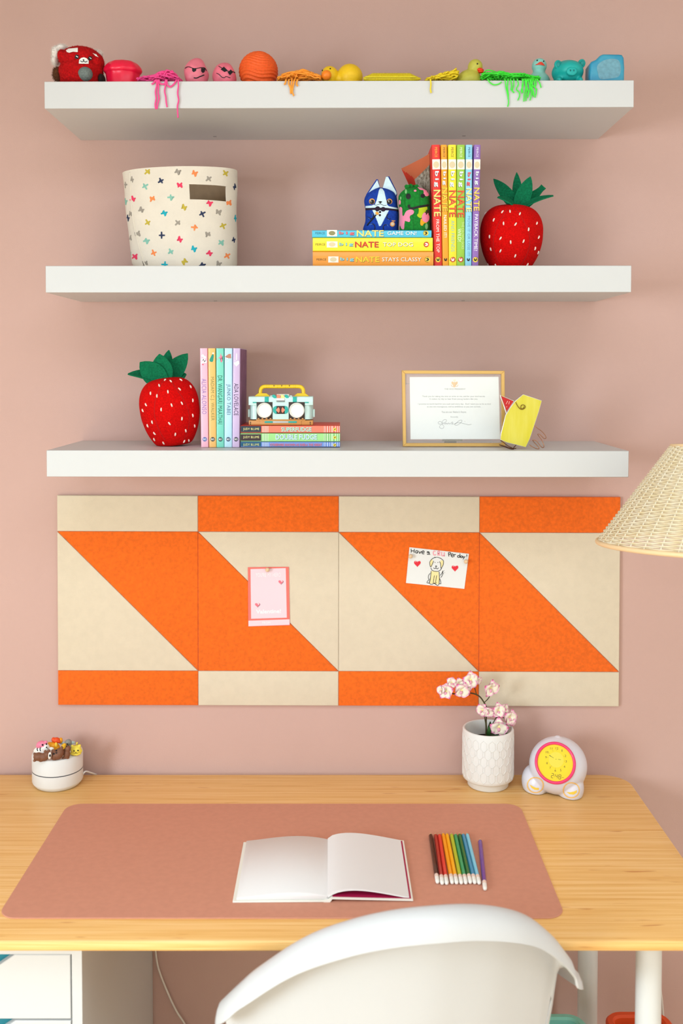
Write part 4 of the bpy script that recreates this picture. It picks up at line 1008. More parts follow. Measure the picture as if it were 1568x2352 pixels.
# noodle toys
def noodles(label, h, u, Y, u0, u1, hump, hangs, n, seed, r=1.5, extra=()):
    P = at1(u, Y); k = P.k; rnd = random.Random(seed)
    t = thing('stretchy_noodles', label, 'stretch toy', P.o, (0, 0, 0), GT)
    yfr = -.262-Y; rr = r*k; m = mat(h, .5, sss=.1)
    def zx(u_, v_, d): return P(u_, v_, d)
    bm = BM()
    for i in range(n):                       # the tangled pile
        c = rnd.uniform(u0+6, u1-6); pts = []; ph = rnd.uniform(0, 6)
        m_ = rnd.randint(4, 7); span = rnd.uniform(12, 34)
        for j in range(m_):
            uu = min(u1, max(u0, c+span*math.sin(ph+j*1.3)+rnd.uniform(-6, 6)))
            top = hump(uu); vv = rnd.uniform(187-2, top) if rnd.random() > .7 else top+rnd.uniform(0, 5)
            zz_ = max(.0015, (187-vv)*k*.9+ (P.v0-187)*k*.15)
            # real height above the shelf: the lowest part is hidden behind the front edge
            d = rnd.uniform(-.016, .02)
            zz_ = max(.0016, (P.v0-vv)*k)*rnd.uniform(.85, 1.05)
            pts.append(((uu-u)*k, d, zz_))
        tube(bm, spline(pts, 6), rr, 6)
    obj('noodle_tangle', bm, m, t, 180, kind='stuff')
    for pts in hangs:                         # strands hanging over the shelf edge
        b = BM(); lst = []
        first = P(*pts[0])
        lst.append(Vector((first.x, -.005, max(.006, first.z*.6))))
        for j, (uu, vv) in enumerate(pts):
            q = P(uu, vv)
            # on the front face plane, rescaled to its depth
            w = W(uu, vv, -.2618); q = w-P.o
            if vv <= 188: q.z = .0014; q.y = yfr-.0005
            else: q.y = -.2622-Y-rr
            lst.append(q)
        tube(b, spline(lst, 6), rr, 6); obj('noodle', b, m, t, 180)
    return t
Zn = lambda x, y: (310+x*.0829, 145+y*.0829)
hp = lambda u: 187-2-max(0, 21*math.exp(-((u-392)/16)**2), 15*math.exp(-((u-372)/14)**2), 8*math.exp(-((u-340)/16)**2))
noodles('hot pink stretchy noodles spilling over the shelf edge', 'fa4a92', 368, -.215, 320, 414, hp,
    [[Zn(*p) for p in s] for s in ([(590,500),(605,620),(572,800),(590,980),(565,1150),(580,1280)], [(620,500),(655,640),(645,820),(668,980),(630,1150),(612,1280)], [(850,500),(845,640),(825,790),(855,940),(870,1100),(893,1225)], [(1195,490),(1205,640),(1185,850),(1212,1030),(1180,1200),(1185,1350),(1195,1520)],
     [(880,480),(890,580),(930,650),(990,660),(1060,610),(1130,520),(1150,480)], [(660,500),(690,560),(750,590),(820,580),(850,520)], [(580,500),(530,550),(465,595)])], 70, 3, r=1.9)
Zo = lambda x, y: (630+x*.1403, 140+y*.1403)
ho = lambda u: 187-2-max(0, 20*math.exp(-((u-690)/24)**2), 15*math.exp(-((u-715)/20)**2), 14*math.exp(-((u-658)/16)**2))
noodles('bright orange stretchy noodles spilling over the shelf edge', 'ff9d2c', 688, -.220, 640, 735, ho,
    [[Zo(*p) for p in s] for s in ([(190,330),(180,365),(160,392)], [(240,330),(235,380),(262,450),(268,540)], [(290,330),(275,420),(285,480),(300,530),(318,575)], [(330,330),(305,420),(295,500),(285,530)], [(380,325),(362,380),(385,415)])], 85, 5, r=1.9)
hy = lambda u: 187-2-max(0, 26*math.exp(-((u-1042)/10)**2), 17*math.exp(-((u-1022)/16)**2), 8*math.exp(-((u-995)/14)**2))
noodles('yellow stretchy noodles with one strand over the shelf edge', 'f4d422', 1015, -.220, 979, 1049, hy, [[(988, 186), (989, 195), (988, 205), (989.5, 214)]], 60, 8, r=1.9)
Zg_ = lambda x, y: (1090+x*.1276, 130+y*.1276)
hg = lambda u: 187-2-max(0, 18*math.exp(-((u-1120)/18)**2), 16*math.exp(-((u-1150)/26)**2), 13*math.exp(-((u-1200)/24)**2), 6*math.exp(-((u-1225)/14)**2))
noodles('bright green stretchy noodles drooping thickly over the shelf edge', '44e83a', 1170, -.220, 1106, 1238, hg,
    [[Zg_(*p) for p in s] for s in ([(230,410),(270,470),(340,510),(420,500),(480,460)], [(540,450),(560,560),(590,700),(605,820),(588,905)], [(600,450),(585,560),(600,680),(595,760)], [(640,440),(660,520),(650,590),(680,630),(708,655)], [(700,440),(700,520),(675,600),(690,650)], [(760,440),(780,500),(745,590),(790,640),(805,700),(772,790)],
     [(850,440),(870,520),(835,600),(850,660)], [(900,440),(915,560),(885,680),(880,810)], [(920,440),(935,560),(920,680),(920,800)], [(960,440),(985,560),(970,660),(945,740)], [(1000,440),(1005,560),(1015,680),(990,790)], [(1040,440),(1030,560),(1060,660),(1050,730)], [(1060,430),(1080,540),(1105,640),(1080,740)], [(1090,430),(1100,480),(1095,530)], [(1110,425),(1160,470),(1190,565)], [(980,430),(1040,520),(1120,600)], [(880,430),(850,520),(860,650)], [(950,430),(930,520),(960,640),(945,700)], [(1020,430),(1000,520),(1040,620),(1045,700)])], 100, 11, r=1.4)

# two pink faces in sunglasses
def face_ball(label, u0, u1, vt, Y, h, drawer, lump):
    P = at1((u0+u1)/2, Y); k = P.k; hw = (u1-u0)/2*k; ht = (P.v0-vt)*k
    t = thing('squishy_ball', label, 'squeeze toy', P.o, (0, 0, 0), GT)
    bm = BM(); ball(bm, (0, 0, ht*.48), (hw, hw*.95, ht*.52), 4)
    for v in bm.verts:
        v.co += v.normal*0; n = .004*math.sin(v.co.x*130+lump)*math.cos(v.co.z*110+lump)*math.sin(v.co.y*90+1); v.co.z += n; v.co.x += n*.6
        if v.co.z < .0004: v.co.z = .0004
    S = Surf(bm, .0004, .0004); obj('squeeze_body', bm, rubber(h, var=.10, vscale=60), t, 180)
    drawer(t, S, P, k)
Zb = lambda x, y: (410+x*.1531, 110+y*.1531)
def d1(t, S, P, k):
    g = lambda x, y: (lambda p: (p.x, p.z))(P(*Zb(x, y)))
    ink(t, 'sunglasses_print', blk, S, [[g(*p) for p in ((205,310),(268,312),(262,345),(225,365),(205,345))], [g(*p) for p in ((338,305),(400,308),(385,365),(360,378),(335,350))]], [([g(100,308), g(150,285), g(235,312), g(330,300), g(385,302), g(415,345)], 1.5*k)])
    ink(t, 'mouth_print', blk, S, (), [([g(228,448), g(270,452), g(320,430), g(382,405)], 2.4*k)])
def d2(t, S, P, k):
    g = lambda x, y: (lambda p: (p.x, p.z))(P(*Zb(x, y)))
    ink(t, 'sunglasses_print', blk, S, [[g(*p) for p in ((680,285),(735,340),(690,365),(632,325))], [g(*p) for p in ((780,325),(812,365),(768,412),(735,370))]], [([g(602,278), g(660,310), g(735,350), g(800,355), g(855,380)], 1.5*k)])
    ink(t, 'mouth_print', blk, S, (), [([g(570,380), g(610,400), g(650,438), g(690,445), g(710,430), g(775,450)], 1.4*k)])
face_ball('larger pink squeeze ball with drawn sunglasses and frown', 422, 478, 136, -.205, 'e8788a', d1, 1.0)
face_ball('smaller pink squeeze ball with tilted sunglasses beside the ridged ball', 488, 543.5, 145, -.200, 'ea7386', d2, 2.6)

# ridged orange ball
P = at1(593.5, -.190); k = P.k; r = 44.5*k
t = thing('ridged_ball', 'orange ball covered in wavy ridges on the top shelf', 'ball', P.o, (0, 0, 0), GT)
bm = BM(); ball(bm, (0, 0, (P.v0-121)*k/2), (r, r, (P.v0-121)*k/2), 6)
c = Vector((0, 0, (P.v0-121)*k/2))
for v in bm.verts:
    d = (v.co-c).normalized(); ph = 40*d.z*(1+.1*d.x)+6.0*math.sin(2.9*d.x+.9)+3.0*math.cos(3*d.y)
    v.co += d*(.0011*math.sin(ph)-.0004)
    if v.co.z < .0003: v.co.z = .0003
obj('ball_shell', bm, rubber('f2601e', rough=.6, var=.1, vscale=300), t, 180)

# ducks
beak_o, beak_r = rubber('f8861a'), rubber('e8340e')
def duck(label, name, P, parts, h, beak, eyes, beakm, voxel=.0018, var=0, h2=None):
    t = thing(name, label, 'rubber duck', P.o, (0, 0, 0), GT)
    b = blob(parts, voxel, 5, flat=.0004); S = Surf(b, .0003, .0004); obj('duck_body', b, mat(h, .5, sss=.35, var=.03, vscale=220), t, 180)
    beak(t, S); 
    for e in eyes:
        q = P(*e); hh = S.hit(q.x, q.z, .0002); bm = BM(); ball(bm, hh, 1.7*P.k, 2); obj('eye', bm, blk, t, 180)
    return t
Zd = lambda x, y: (630+x*.1403, 140+y*.1403)
P = at1(785, -.205); k = P.k; dz = (P.v0-187)
def bk1(t, S):
    bm = BM(); q = P(*Zd(855, 235)); hh = S.hit(q.x, q.z); ball(bm, hh+Vector((0, -.001, 0)), (11.2*k, .009, 11.2*k), 3); obj('beak', bm, beak_o, t, 180)
duck('bright yellow rubber duck lying with an open orange beak', 'rubber_duck', P, [(P(757, 174, -.008), (20*k, .019, 21.5*k)), (P(803, 178, .0), (30*k, .028, 30*k)), (P(780, 184, 0), (20*k, .018, 16*k)), (P(803, 200, 0), (28*k, .026, 12*k))], 'f2c416', bk1, [Zd(790, 157), Zd(913, 130)], beak_o)
Zd2 = lambda x, y: (970+x*.102, 120+y*.102)
P = at1(1080, -.205); k = P.k
def bk2(t, S):
    bm = BM(); q = P(1102, 160.5); hh = S.hit(q.x-.002, q.z); ball(bm, hh+Vector((.002, .002, .0006)), (8.6*k, .006, 4.6*k), 3, (0, .12, 0)); bt = obj('beak', bm, beak_r, t, 180)
    bm = BM(); ball(bm, hh+Vector((.0035, .001, -.003)), (6.6*k, .005, 3.2*k), 3, (0, .1, 0)); obj('lower_beak', bm, beak_r, bt, 180)
duck('pale olive rubber duck with red beak facing the green noodles', 'rubber_duck', P, [(P(1091, 154, -.004), (17*k, .016, 17.5*k)), (P(1077, 186, 0), (29*k, .026, 25*k)), (P(1088, 172, -.002), (14*k, .015, 14*k)), (P(1079, 205, 0), (26*k, .024, 10*k)), (P(1055, 182, 0), (9*k, .012, 9*k))], 'c3bc4a', bk2, [Zd2(1233, 263)], beak_r)
Zd3 = lambda x, y: (1090+x*.1276, 130+y*.1276)
P = at1(1236, -.180); k = P.k
def bk3(t, S):
    g = lambda x, y: (lambda p: (p.x, p.z))(P(*Zd3(x, y)))
    ink(t, 'beak', mat('e03a1e', .5), S, [[g(*p) for p in ((1088,152),(1130,130),(1165,103),(1195,100),(1225,125),(1255,168),(1215,158),(1170,148),(1125,152))]], off=.0012)
duck('pale turquoise rubber duck with a red downturned beak', 'rubber_duck', P, [(P(1238, 152, -.004), (17*k, .016, 17.5*k)), (P(1236, 190, 0), (27*k, .024, 24*k)), (P(1237, 170, -.002), (14.5*k, .015, 15*k)), (P(1236, 214, 0), (25*k, .022, 10*k))], '8fcfc4', bk3, [Zd3(1124, 72), Zd3(1236, 87)], beak_r)

# yellow ribbed tube
P = at1(900, -.232); k = P.k
t = thing('ribbed_tube', 'yellow ribbed stretch tube lying between duck and noodles', 'stretch toy', P.o, (0, 0, 0), GT)
bm = BM(); prof = []
n = 44
for i in range(n*4+1):
    f = i/(n*4); env = min(1, 4.5*f+.25, 4.5*(1-f)+.12); prof.append(((14.0*k*env)*(1+.07*math.sin(2*PI*i/4)), (-66+132*f)*k))
prof = [(0, prof[0][1])]+prof+[(0, prof[-1][1])]
lathe(bm, prof, 24, Matrix.Translation((0, 0, 13.4*k)) @ Matrix.Rotation(PI/2, 4, 'Y'), sx=.9)
for v in bm.verts:
    if v.co.z < .0003: v.co.z = .0003
obj('tube_body', bm, rubber('dfc61c'), t, 180)
bm = BM(); tube(bm, [(x*k, -.0125, 13.4*k) for x in range(-62, 56, 4)], .0012, 6); obj('side_ridge', bm, rubber('e8d428'), t, 180)
bm = BM(); tube(bm, spline([(62*k, 0, 8*k), (70*k, 0, 4*k), (76*k, .002, 2.5*k)], 5), .0022, 8); obj('tail_end', bm, rubber('dfc61c'), t, 180)

# teal pig
Zt = lambda x, y: (1250+x*.12755, 110+y*.12755)
P = at1(1303, -.215); k = P.k
t = thing('rubber_pig', 'round teal rubber pig with upright ears', 'squeeze toy', P.o, (0, 0, 0), GT)
g = lambda x, y, d=0: P(*Zt(x, y), d); R_ = lambda n: n*.12755*k
hb = (P.v0-P.v0)
b = blob([(g(415, 440, .004), (R_(282), .032, R_(205))), (g(450, 420, -.006), (R_(240), .028, R_(180))), (g(258, 590, -.018), (R_(52), .010, R_(62))), (g(640, 590, -.018), (R_(50), .010, R_(62))), (g(420, 560, .004), (R_(250), .030, R_(120)))], .0017, 5, flat=.0004)
S = Surf(b, .0003); pig = rubber('11aaa4', rough=.45); obj('pig_body', b, pig, t, 180)
for c, rx, tl in (((245, 305), 1, -.15), ((665, 285), -1, .35)):
    q = g(*c, -.012); bm = BM()
    outl = [(-52, 66), (52, 66), (62, 0), (30, -62), (-20, -70), (-58, -30)] if rx > 0 else [(-60, 30), (60, -66), (52, 40), (20, 66), (-40, 70), (-60, 10)]
    ball(bm, q, (R_(70), .006, R_(84)), 3, (0, tl, 0)); e = obj('ear', bm, pig, t, 180)
    bm = BM(); ball(bm, q+Vector((0, -.0050, -.0005)), (R_(40), .0026, R_(52)), 3, (0, tl, 0)); obj('ear_hollow', bm, rubber('0b8f8c', rough=.5), e, 180)
q = g(492, 418); hh = S.hit(q.x, q.z); bm = BM(); lathe(bm, [(0, .0024), (R_(74), .0024), (R_(90), .0016), (R_(96), .0002), (R_(96), -.004)], 32, Matrix.Translation(hh) @ Matrix.Rotation(PI/2, 4, 'X'), sy=.82); sn = obj('snout', bm, pig, t, 60)
for x in (460, 520):
    bm = BM(); ball(bm, hh+Vector((R_(x-490), -.0024, R_(6))), (R_(12), .0012, R_(18)), 2); obj('nostril', bm, rubber('07706e'), sn, 180)

# blue squeeze cube
P = at1(1394, -.205); k = P.k; R_ = lambda n: n*.12755*k
t = thing('jelly_cube', 'frosted blue jelly cube with a dented corner at the shelf end', 'squeeze toy', P.o, (0, 0, 0), GT)
g = lambda x, y, d=0: (lambda p: (p.x, p.z))(P(*Zt(x, y), -.029))
zb = 0.0004
bm = BM(); prism(bm, [(g(815, 0)[0], zb), (g(1445, 0)[0], zb), g(1448, 350), g(1435, 170), g(1400, 115), g(1340, 108), g(1060, 104), g(1005, 130), g(930, 205), g(850, 240), g(820, 290)], 'y', -.030, .012, .006, 4)
for v in bm.verts:
    d = math.hypot((v.co.x-g(1130, 0)[0])/.034, (v.co.z-.028)/.03)
jelly = mat('46a3bd', .4, sss=.4, var=.3, vscale=35, hue2='2b8fb4'); obj('cube_body', bm, jelly, t, 60)
bm = BM(); S2 = Flat(-.030, .0004)
ink(t, 'frosted_face', mat('6fa0b0', .6, var=.12, vscale=160), S2, [[(p.x, p.z) for p in spline([(a[0], 0, a[1]) for a in (g(960, 470), g(945, 330), g(1040, 240), g(1200, 200), g(1330, 230), g(1370, 380), g(1330, 520), g(1150, 560), g(1000, 560))], 4, True)]])
bm.free()

# ------------------------------------------------------------------ things on the desk
# --- white puck router with animal figurines
rr_ = .0520; fpt = on(131, 1819.5, DESK_Z); rc = Vector((fpt.x-.0105, fpt.y+.043, DESK_Z+.0003))
rt = thing('router', 'white round puck router with a dark seam near the wall', 'router', rc)
plas = mat('e3e2e0', .35)
RH = .0690
bm = BM(); lathe(bm, [(0, 0), (.043, 0), (.0455, .0015), (.0505, .0075), (rr_, .011), (rr_, .0330)], 64); lathe(bm, [(rr_, .0350), (rr_, RH-.004), (rr_-.0012, RH-.0012), (rr_-.004, RH), (0, RH)], 64); obj('router_shell', bm, plas, rt, 40)
bm = BM(); lathe(bm, [(rr_-.0012, .0325), (rr_-.0004, .0330), (rr_-.0004, .0350), (rr_-.0012, .0355)], 64); obj('seam_band', bm, mat('55585e', .4), rt, 40)
bm = BM(); q0 = Vector((rr_-.004, .010, .012)); tube(bm, spline([q0, W(196, 1772, -.055)-rc, W(209, 1775, -.035)-rc, W(221, 1779, -.012)-rc], 8), .0017, 8); obj('power_cable', bm, plas, rt, 180)
Zf = lambda x, y: (60+x*.0893, 1680+y*.0893)
zt = DESK_Z+RH+.0006
GF = 'animal figurines on the router'
def figure(name, label, xb, yb, dy=0):
    P = PX(*Zf(xb, yb), z=zt); P.o.y += 0
    t = thing(name, label, 'figurine', P.o, (0, 0, 0), GF)
    g = lambda x, y, d=0: P(*Zf(x, y), d); R_ = lambda n: n*.0893*P.k
    g2 = lambda x, y: (lambda p: (p.x, p.z))(P(*Zf(x, y)))
    return t, g, R_, g2
def dots(t, S, g2, R_, lst, name='eye', m=None):
    for x, y, r in lst: ink(t, name, m or blk, S, [disc(g2(x, y), R_(r))], off=.0004)
vox = .0011
brown_m = mat('7b4f38', .6, var=.12, vscale=300)
t, g, R_, g2 = figure('tiger_figurine', 'white tiger figurine with a pink back and black stripes', 400, 590)
b = blob([(g(380, 480), (R_(170), R_(110), R_(95))), (g(490, 410, -.002), (R_(110), R_(105), R_(100))), (g(235, 500), (R_(45), R_(45), R_(60))), (g(640, 450, .0), (R_(80), R_(50), R_(50)))], vox, 4, flat=.0003); S = Surf(b, .0002, .0001); obj('figure_body', b, mat('f3efea', .45), t, 180)
b = blob([(g(400, 330), (R_(130), R_(100), R_(88))), (g(330, 370), (R_(75), R_(80), R_(60))), (g(505, 270), (R_(45), R_(35), R_(40))), (g(430, 380, -.0075), (R_(50), R_(25), R_(30)))], vox, 3); S2 = Surf(b, .0002, .0001); obj('pink_back', b, mat('f283a0', .45), t, 180)
ink(t, 'stripe', blk, S, (), [([g2(298,415), g2(285,460), g2(302,505)], R_(24))]); ink(t, 'stripe', blk, S, (), [([g2(375,405), g2(358,455), g2(372,510)], R_(24))])
dots(t, S2, g2, R_, [(422, 348, 24)]); dots(t, S, g2, R_, [(520, 330, 20), (525, 408, 18)]); ink(t, 'mouth', blk, S, (), [([g2(528,420), g2(545,440), g2(570,440)], R_(8))])
t, g, R_, g2 = figure('bear_figurine', 'brown bear figurine lying with a white muzzle at router edge', 400, 770)
b = blob([(g(320, 650), (R_(135), R_(105), R_(108))), (g(450, 660), (R_(130), R_(95), R_(105))), (g(540, 605, -.001), (R_(85), R_(90), R_(105))), (g(490, 512), (R_(38), R_(30), R_(36))), (g(590, 490), (R_(34), R_(30), R_(34))), (g(215, 575), (R_(36), R_(36), R_(32))), (g(220, 745), (R_(42), R_(60), R_(38))), (g(385, 750), (R_(52), R_(60), R_(40)))], vox, 3, flat=.0002); S = Surf(b, .0002, .0001); obj('figure_body', b, brown_m, t, 180)
bm = BM(); ball(bm, g(606, 622, -.004), (R_(44), R_(45), R_(92)), 3, (0, .1, 0)); e = obj('white_muzzle', bm, mat('f1ece4', .5), t, 180)
bm = BM(); ball(bm, g(612, 622, -.0076), (R_(22), R_(10), R_(38)), 3); obj('nose', bm, blk, e, 180)
t, g, R_, g2 = figure('bear_figurine', 'brown bear figurine curled up with its face upward', 800, 735)
b = blob([(g(790, 600), (R_(160), R_(125), R_(125))), (g(860, 545), (R_(110), R_(110), R_(120))), (g(915, 420), (R_(38), R_(34), R_(45))), (g(690, 490), (R_(40), R_(36), R_(36))), (g(740, 690), (R_(90), R_(90), R_(45)))], vox, 4, flat=.0002); S = Surf(b, .0002, .0001); obj('figure_body', b, brown_m, t, 180)
dots(t, S, g2, R_, [(778, 495, 24), (714, 576, 24)]); dots(t, S, g2, R_, [(775, 548, 18)], 'nose'); ink(t, 'mouth', blk, S, (), [([g2(758,575), g2(785,570), g2(800,545), g2(822,535)], R_(8))])
t, g, R_, g2 = figure('dog_figurine', 'small brown dog figurine sitting beside the yellow cat figurine', 1035, 695)
b = blob([(g(1045, 580), (R_(88), R_(80), R_(120))), (g(1070, 450), (R_(75), R_(70), R_(85))), (g(965, 680), (R_(48), R_(60), R_(30))), (g(1070, 680), (R_(45), R_(60), R_(30))), (g(970, 470), (R_(24), R_(24), R_(24)))], vox, 3, flat=.0002); S = Surf(b, .0002, .0001); obj('figure_body', b, brown_m, t, 180)
dots(t, S, g2, R_, [(1035, 385, 16)])
t, g, R_, g2 = figure('cat_figurine', 'yellow cat figurine with brown brow stripes on the router', 1280, 605)
b = blob([(g(1285, 470), (R_(140), R_(110), R_(120))), (g(1275, 560), (R_(145), R_(100), R_(55))), (g(1190, 375), (R_(42), R_(34), R_(34))), (g(1370, 365), (R_(44), R_(34), R_(36))), (g(1305, 310, .010), (R_(26), R_(26), R_(48)), (0, .3, 0)), (g(1400, 500), (R_(44), R_(50), R_(44)))], vox, 3, flat=.0002); S = Surf(b, .0002, .0001); obj('figure_body', b, mat('ecd84e', .5), t, 180)
dots(t, S, g2, R_, [(1234, 500, 18), (1332, 490, 19)]); ink(t, 'mouth', blk, S, [disc(g2(1278, 538), R_(11), R_(14))], [([g2(1230,560), g2(1250,572), g2(1278,558), g2(1305,570), g2(1330,548)], R_(7))], off=.0004)
ink(t, 'brow_stripes', mat('b06a24', .6), S, (), [([g2(1222,372), g2(1238,350), g2(1262,345)], R_(13)), ([g2(1268,362), g2(1280,345), g2(1300,342)], R_(11)), ([g2(1308,345), g2(1325,330), g2(1345,335)], R_(11))], off=.0004)
t, g, R_, g2 = figure('lion_figurine', 'orange lion figurine with a red mane behind the bears', 720, 520)
b = blob([(g(690, 360), (R_(140), R_(110), R_(90))), (g(760, 400), (R_(110), R_(95), R_(75))), (g(600, 310), (R_(50), R_(50), R_(40))), (g(890, 230, .004), (R_(50), R_(60), R_(75)))], vox, 4, flat=.0002); obj('figure_body', b, mat('f5a81c', .5), t, 180)
b = blob([(g(700, 210), (R_(48), R_(60), R_(62))), (g(780, 225), (R_(90), R_(80), R_(72))), (g(840, 255), (R_(50), R_(60), R_(50)))], vox, 4); obj('mane', b, mat('e8501c', .5), t, 180)
bm = BM(); ball(bm, g(770, 340, -.009), (R_(36), R_(20), R_(62)), 3); obj('paw', bm, mat('f6c83a', .5), t, 180)
t, g, R_, g2 = figure('elephant_figurine', 'grey elephant figurine with wide pale ears at the back', 1085, 500)
b = blob([(g(1085, 285), (R_(90), R_(80), R_(85))), (g(1090, 400), (R_(85), R_(80), R_(110))), (g(1095, 230), (R_(40), R_(36), R_(34)))], vox, 4, flat=.0002); S = Surf(b, .0002, .0001); obj('figure_body', b, mat('8d8b84', .55), t, 180)
for cx, tl in ((920, .12), (1172, -.1)): bm = BM(); ball(bm, g(cx, 290, .001), (R_(96), R_(22), R_(44)), 3, (0, tl, 0)); obj('ear', bm, mat('aab4b0', .55), t, 180)
dots(t, S, g2, R_, [(1088, 326, 26)]); dots(t, S, g2, R_, [(1094, 322, 12)], 'eye_glint', WHITE)
t, g, R_, g2 = figure('chick_figurine', 'tiny golden chick figurine between the bear and the dog', 965, 560)
b = blob([(g(965, 400), (R_(70), R_(60), R_(75))), (g(985, 345), (R_(48), R_(44), R_(42))), (g(950, 480), (R_(60), R_(60), R_(80)))], vox, 3, flat=.0002); obj('figure_body', b, mat('f2b81e', .5), t, 180)

# --- white pot with orchid
fp = on(1127, 1821.5, DESK_Z); pc = Vector((fp.x, fp.y+.0425, DESK_Z+.0003))
pot = thing('plant_pot', 'white ceramic pot with embossed hexagon relief beside the clock', 'plant pot', pc)
pr_ = .0532
ph = W(1127, 1692, pc.y-pr_).z-pc.z
cer = mat('e6e3de', .55)
bm = BM(); lathe(bm, [(0, 0), (.0405, 0), (.0425, .002), (.0430, .0125), (.0435, .0135), (.0490, .0150), (.0524, .0180), (pr_, .0235), (pr_, ph-.003), (pr_-.0012, ph-.0006), (pr_-.003, ph), (pr_-.0048, ph-.0008), (pr_-.0052, ph-.003), (pr_-.0055, .03), (.03, .02), (0, .02)], 72); obj('pot_body', bm, cer, pot, 50)
bm = BM()
for row in range(5):
    for c in range(20):
        a0 = (c+.5*(row % 2))*2*PI/20; zc_ = .034+row*(ph-.046)/4.6
        hw, hh = .0062, .0118
        pts = [(-hw, -hh*.5), (-hw, hh*.5), (0, hh), (hw, hh*.5), (hw, -hh*.5), (0, -hh)]
        loop = []
        for i in range(6):
            for f in (0, .5):
                p0, p1 = pts[i], pts[(i+1) % 6]; x, z = p0[0]+(p1[0]-p0[0])*f, p0[1]+(p1[1]-p0[1])*f
                a = a0+x/pr_; loop.append((pr_*math.cos(a), pr_*math.sin(a), zc_+z))
        tube(bm, loop, .00075, 5, True)
obj('embossed_hexagons', bm, cer, pot, 180, kind='stuff')
bm = BM(); lathe(bm, [(0, ph-.030), (pr_-.006, ph-.031)], 40); obj('soil', bm, mat('2a1c14', .95, var=.4, vscale=200), pot, 0)

Zo_ = lambda x, y: (1000+x*.1212, 1540+y*.1212)
pl = thing('orchid', 'artificial orchid with pink edged cream blossoms in white pot', 'plant', (pc.x, pc.y, pc.z+ph-.029))
def OP(u, v, d=0): return W(u, v, pc.y+d)-pl.location
oz = lambda x, y, d=0: OP(*Zo_(x, y), d)
stem_m = mat('4a4a1e', .6, var=.3, vscale=60, hue2='3a2416')
stem_p = [(0, .004, -.0)]
st0 = Vector((oz(965, 1270).x, 0, .001))
bm = BM(); tube(bm, spline([st0, oz(965, 1130), oz(958, 960), oz(965, 800), oz(962, 700), oz(920, 610), oz(850, 510), oz(770, 455), oz(640, 425, -.004), oz(500, 440, -.008), oz(370, 445, -.012), oz(300, 430, -.014)], 8), .0015, 8); obj('stem', bm, stem_m, pl, 180)
for pts in ([oz(925, 605), oz(990, 540), oz(1025, 480), oz(1035, 410)], [oz(775, 455), oz(750, 360), oz(715, 260)], [Vector((oz(955, 1270).x, .004, .001)), oz(950, 1050, .003), oz(935, 930), oz(922, 830)], [Vector((oz(1010, 1270).x, .010, .001)), oz(1040, 1100, .008), oz(1130, 920), oz(1160, 850)], [oz(640, 425), oz(625, 440), oz(650, 470)], [oz(1140, 900, .004), oz(1220, 880, .002), oz(1300, 900, 0)]):
    bm = BM(); tube(bm, spline(pts, 6), .0010, 8); obj('twig', bm, stem_m, pl, 180)
petal_me = {}
def petal_mesh(kind):
    if kind in petal_me: return petal_me[kind]
    bm = BM(); L, wd = (.0150, .0100) if kind == 'wide' else (.0150, .0068); n = 10; rows = []
    for i in range(n+1):
        t = i/n; w = wd*(math.sin(PI*(.06+.90*t**.85))**.62 if t < 1 else .30); r = []
        for j in range(-4, 5):
            f = j/4; r.append(bm.verts.new((w*f, -.0040*math.sin(PI*t*.8)+.0030*t**2-.0016*f*f*t+.0005*math.sin(5*f+6*t), L*t-.0016*f*f*t)))
        rows.append(r)
    for i in range(n):
        for j in range(8):
            f = bm.faces.new((rows[i][j], rows[i+1][j], rows[i+1][j+1], rows[i][j+1]))
            e = (j in (0, 7) and i >= 3) or (j in (1, 6) and i >= 7) or i >= n-2
            f.material_index = 2 if (i >= n-1 and 2 <= j <= 5) else (1 if e else 0)
    me = bpy.data.meshes.new('petal'); bm.to_mesh(me); bm.free(); me.shade_smooth()
    for c in ('f4ead4', 'efb2ca', 'cf5688'): me.materials.append(mat(c, .7, sss=.1))
    petal_me[kind] = me; return me
def blossom(x, y, d, face, size, seed):
    rnd = random.Random(seed); c = oz(x, y, d)
    b = BM(); ball(b, (0, 0, 0), (.0026, .0030, .0032), 2); ob = obj('blossom', b, mat('f3e49c', .6), pl, 180)
    ob.location = c; ob.rotation_euler = face; ob.scale = (size*1.38,)*3
    for i, a in enumerate((0, 72, 144, 216, 288)):
        me = petal_mesh('wide' if i in (1, 4) else 'slim')
        p = bpy.data.objects.new('petal', me); COL.objects.link(p); p.parent = ob
        a = math.radians(a+rnd.uniform(-10, 10)); p.rotation_euler = Euler((rnd.uniform(-.5, .25), a, 0), 'XYZ')
        p.rotation_euler = (Matrix.Rotation(a, 3, 'Y') @ Matrix.Rotation(rnd.uniform(-.15, .55), 3, 'X')).to_euler()
    b = BM(); ball(b, (0, -.004, -.003), (.0022, .0030, .0032), 2); obj('lip', b, mat('e8a0b8', .6), ob, 180)
BL_ = [(210, 400, -.016, (-.2, 0, -.5), .92), (300, 235, -.012, (-.3, .4, .2), .62), (430, 250, -.010, (-.3, 1.2, .2), .70), (490, 370, -.012, (.3, .6, .3), .92), (600, 280, -.006, (-.2, .2, -.3), .66), (660, 180, -.004, (-.1, .1, 0), .92), (800, 185, .000, (0, .9, .7), .50),
       (1030, 325, -.002, (.2, .2, .3), 1.02), (110, 370, -.016, (-.1, 0, -.9), .55), (890, 750, -.004, (0, .6, -.6), .72), (1000, 775, -.006, (.4, .4, .2), .66), (1180, 760, -.002, (-.2, .1, .2), .85), (1300, 730, .004, (-.3, .5, .6), .60), (1390, 880, .002, (.1, .3, .4), .92), (1420, 980, .004, (.5, .2, .3), .62), (1200, 1060, -.011, (.25, .1, -.1), 1.05)]
for i, (x, y, d, f, s) in enumerate(BL_): blossom(x, y, d, f, s, 40+i)
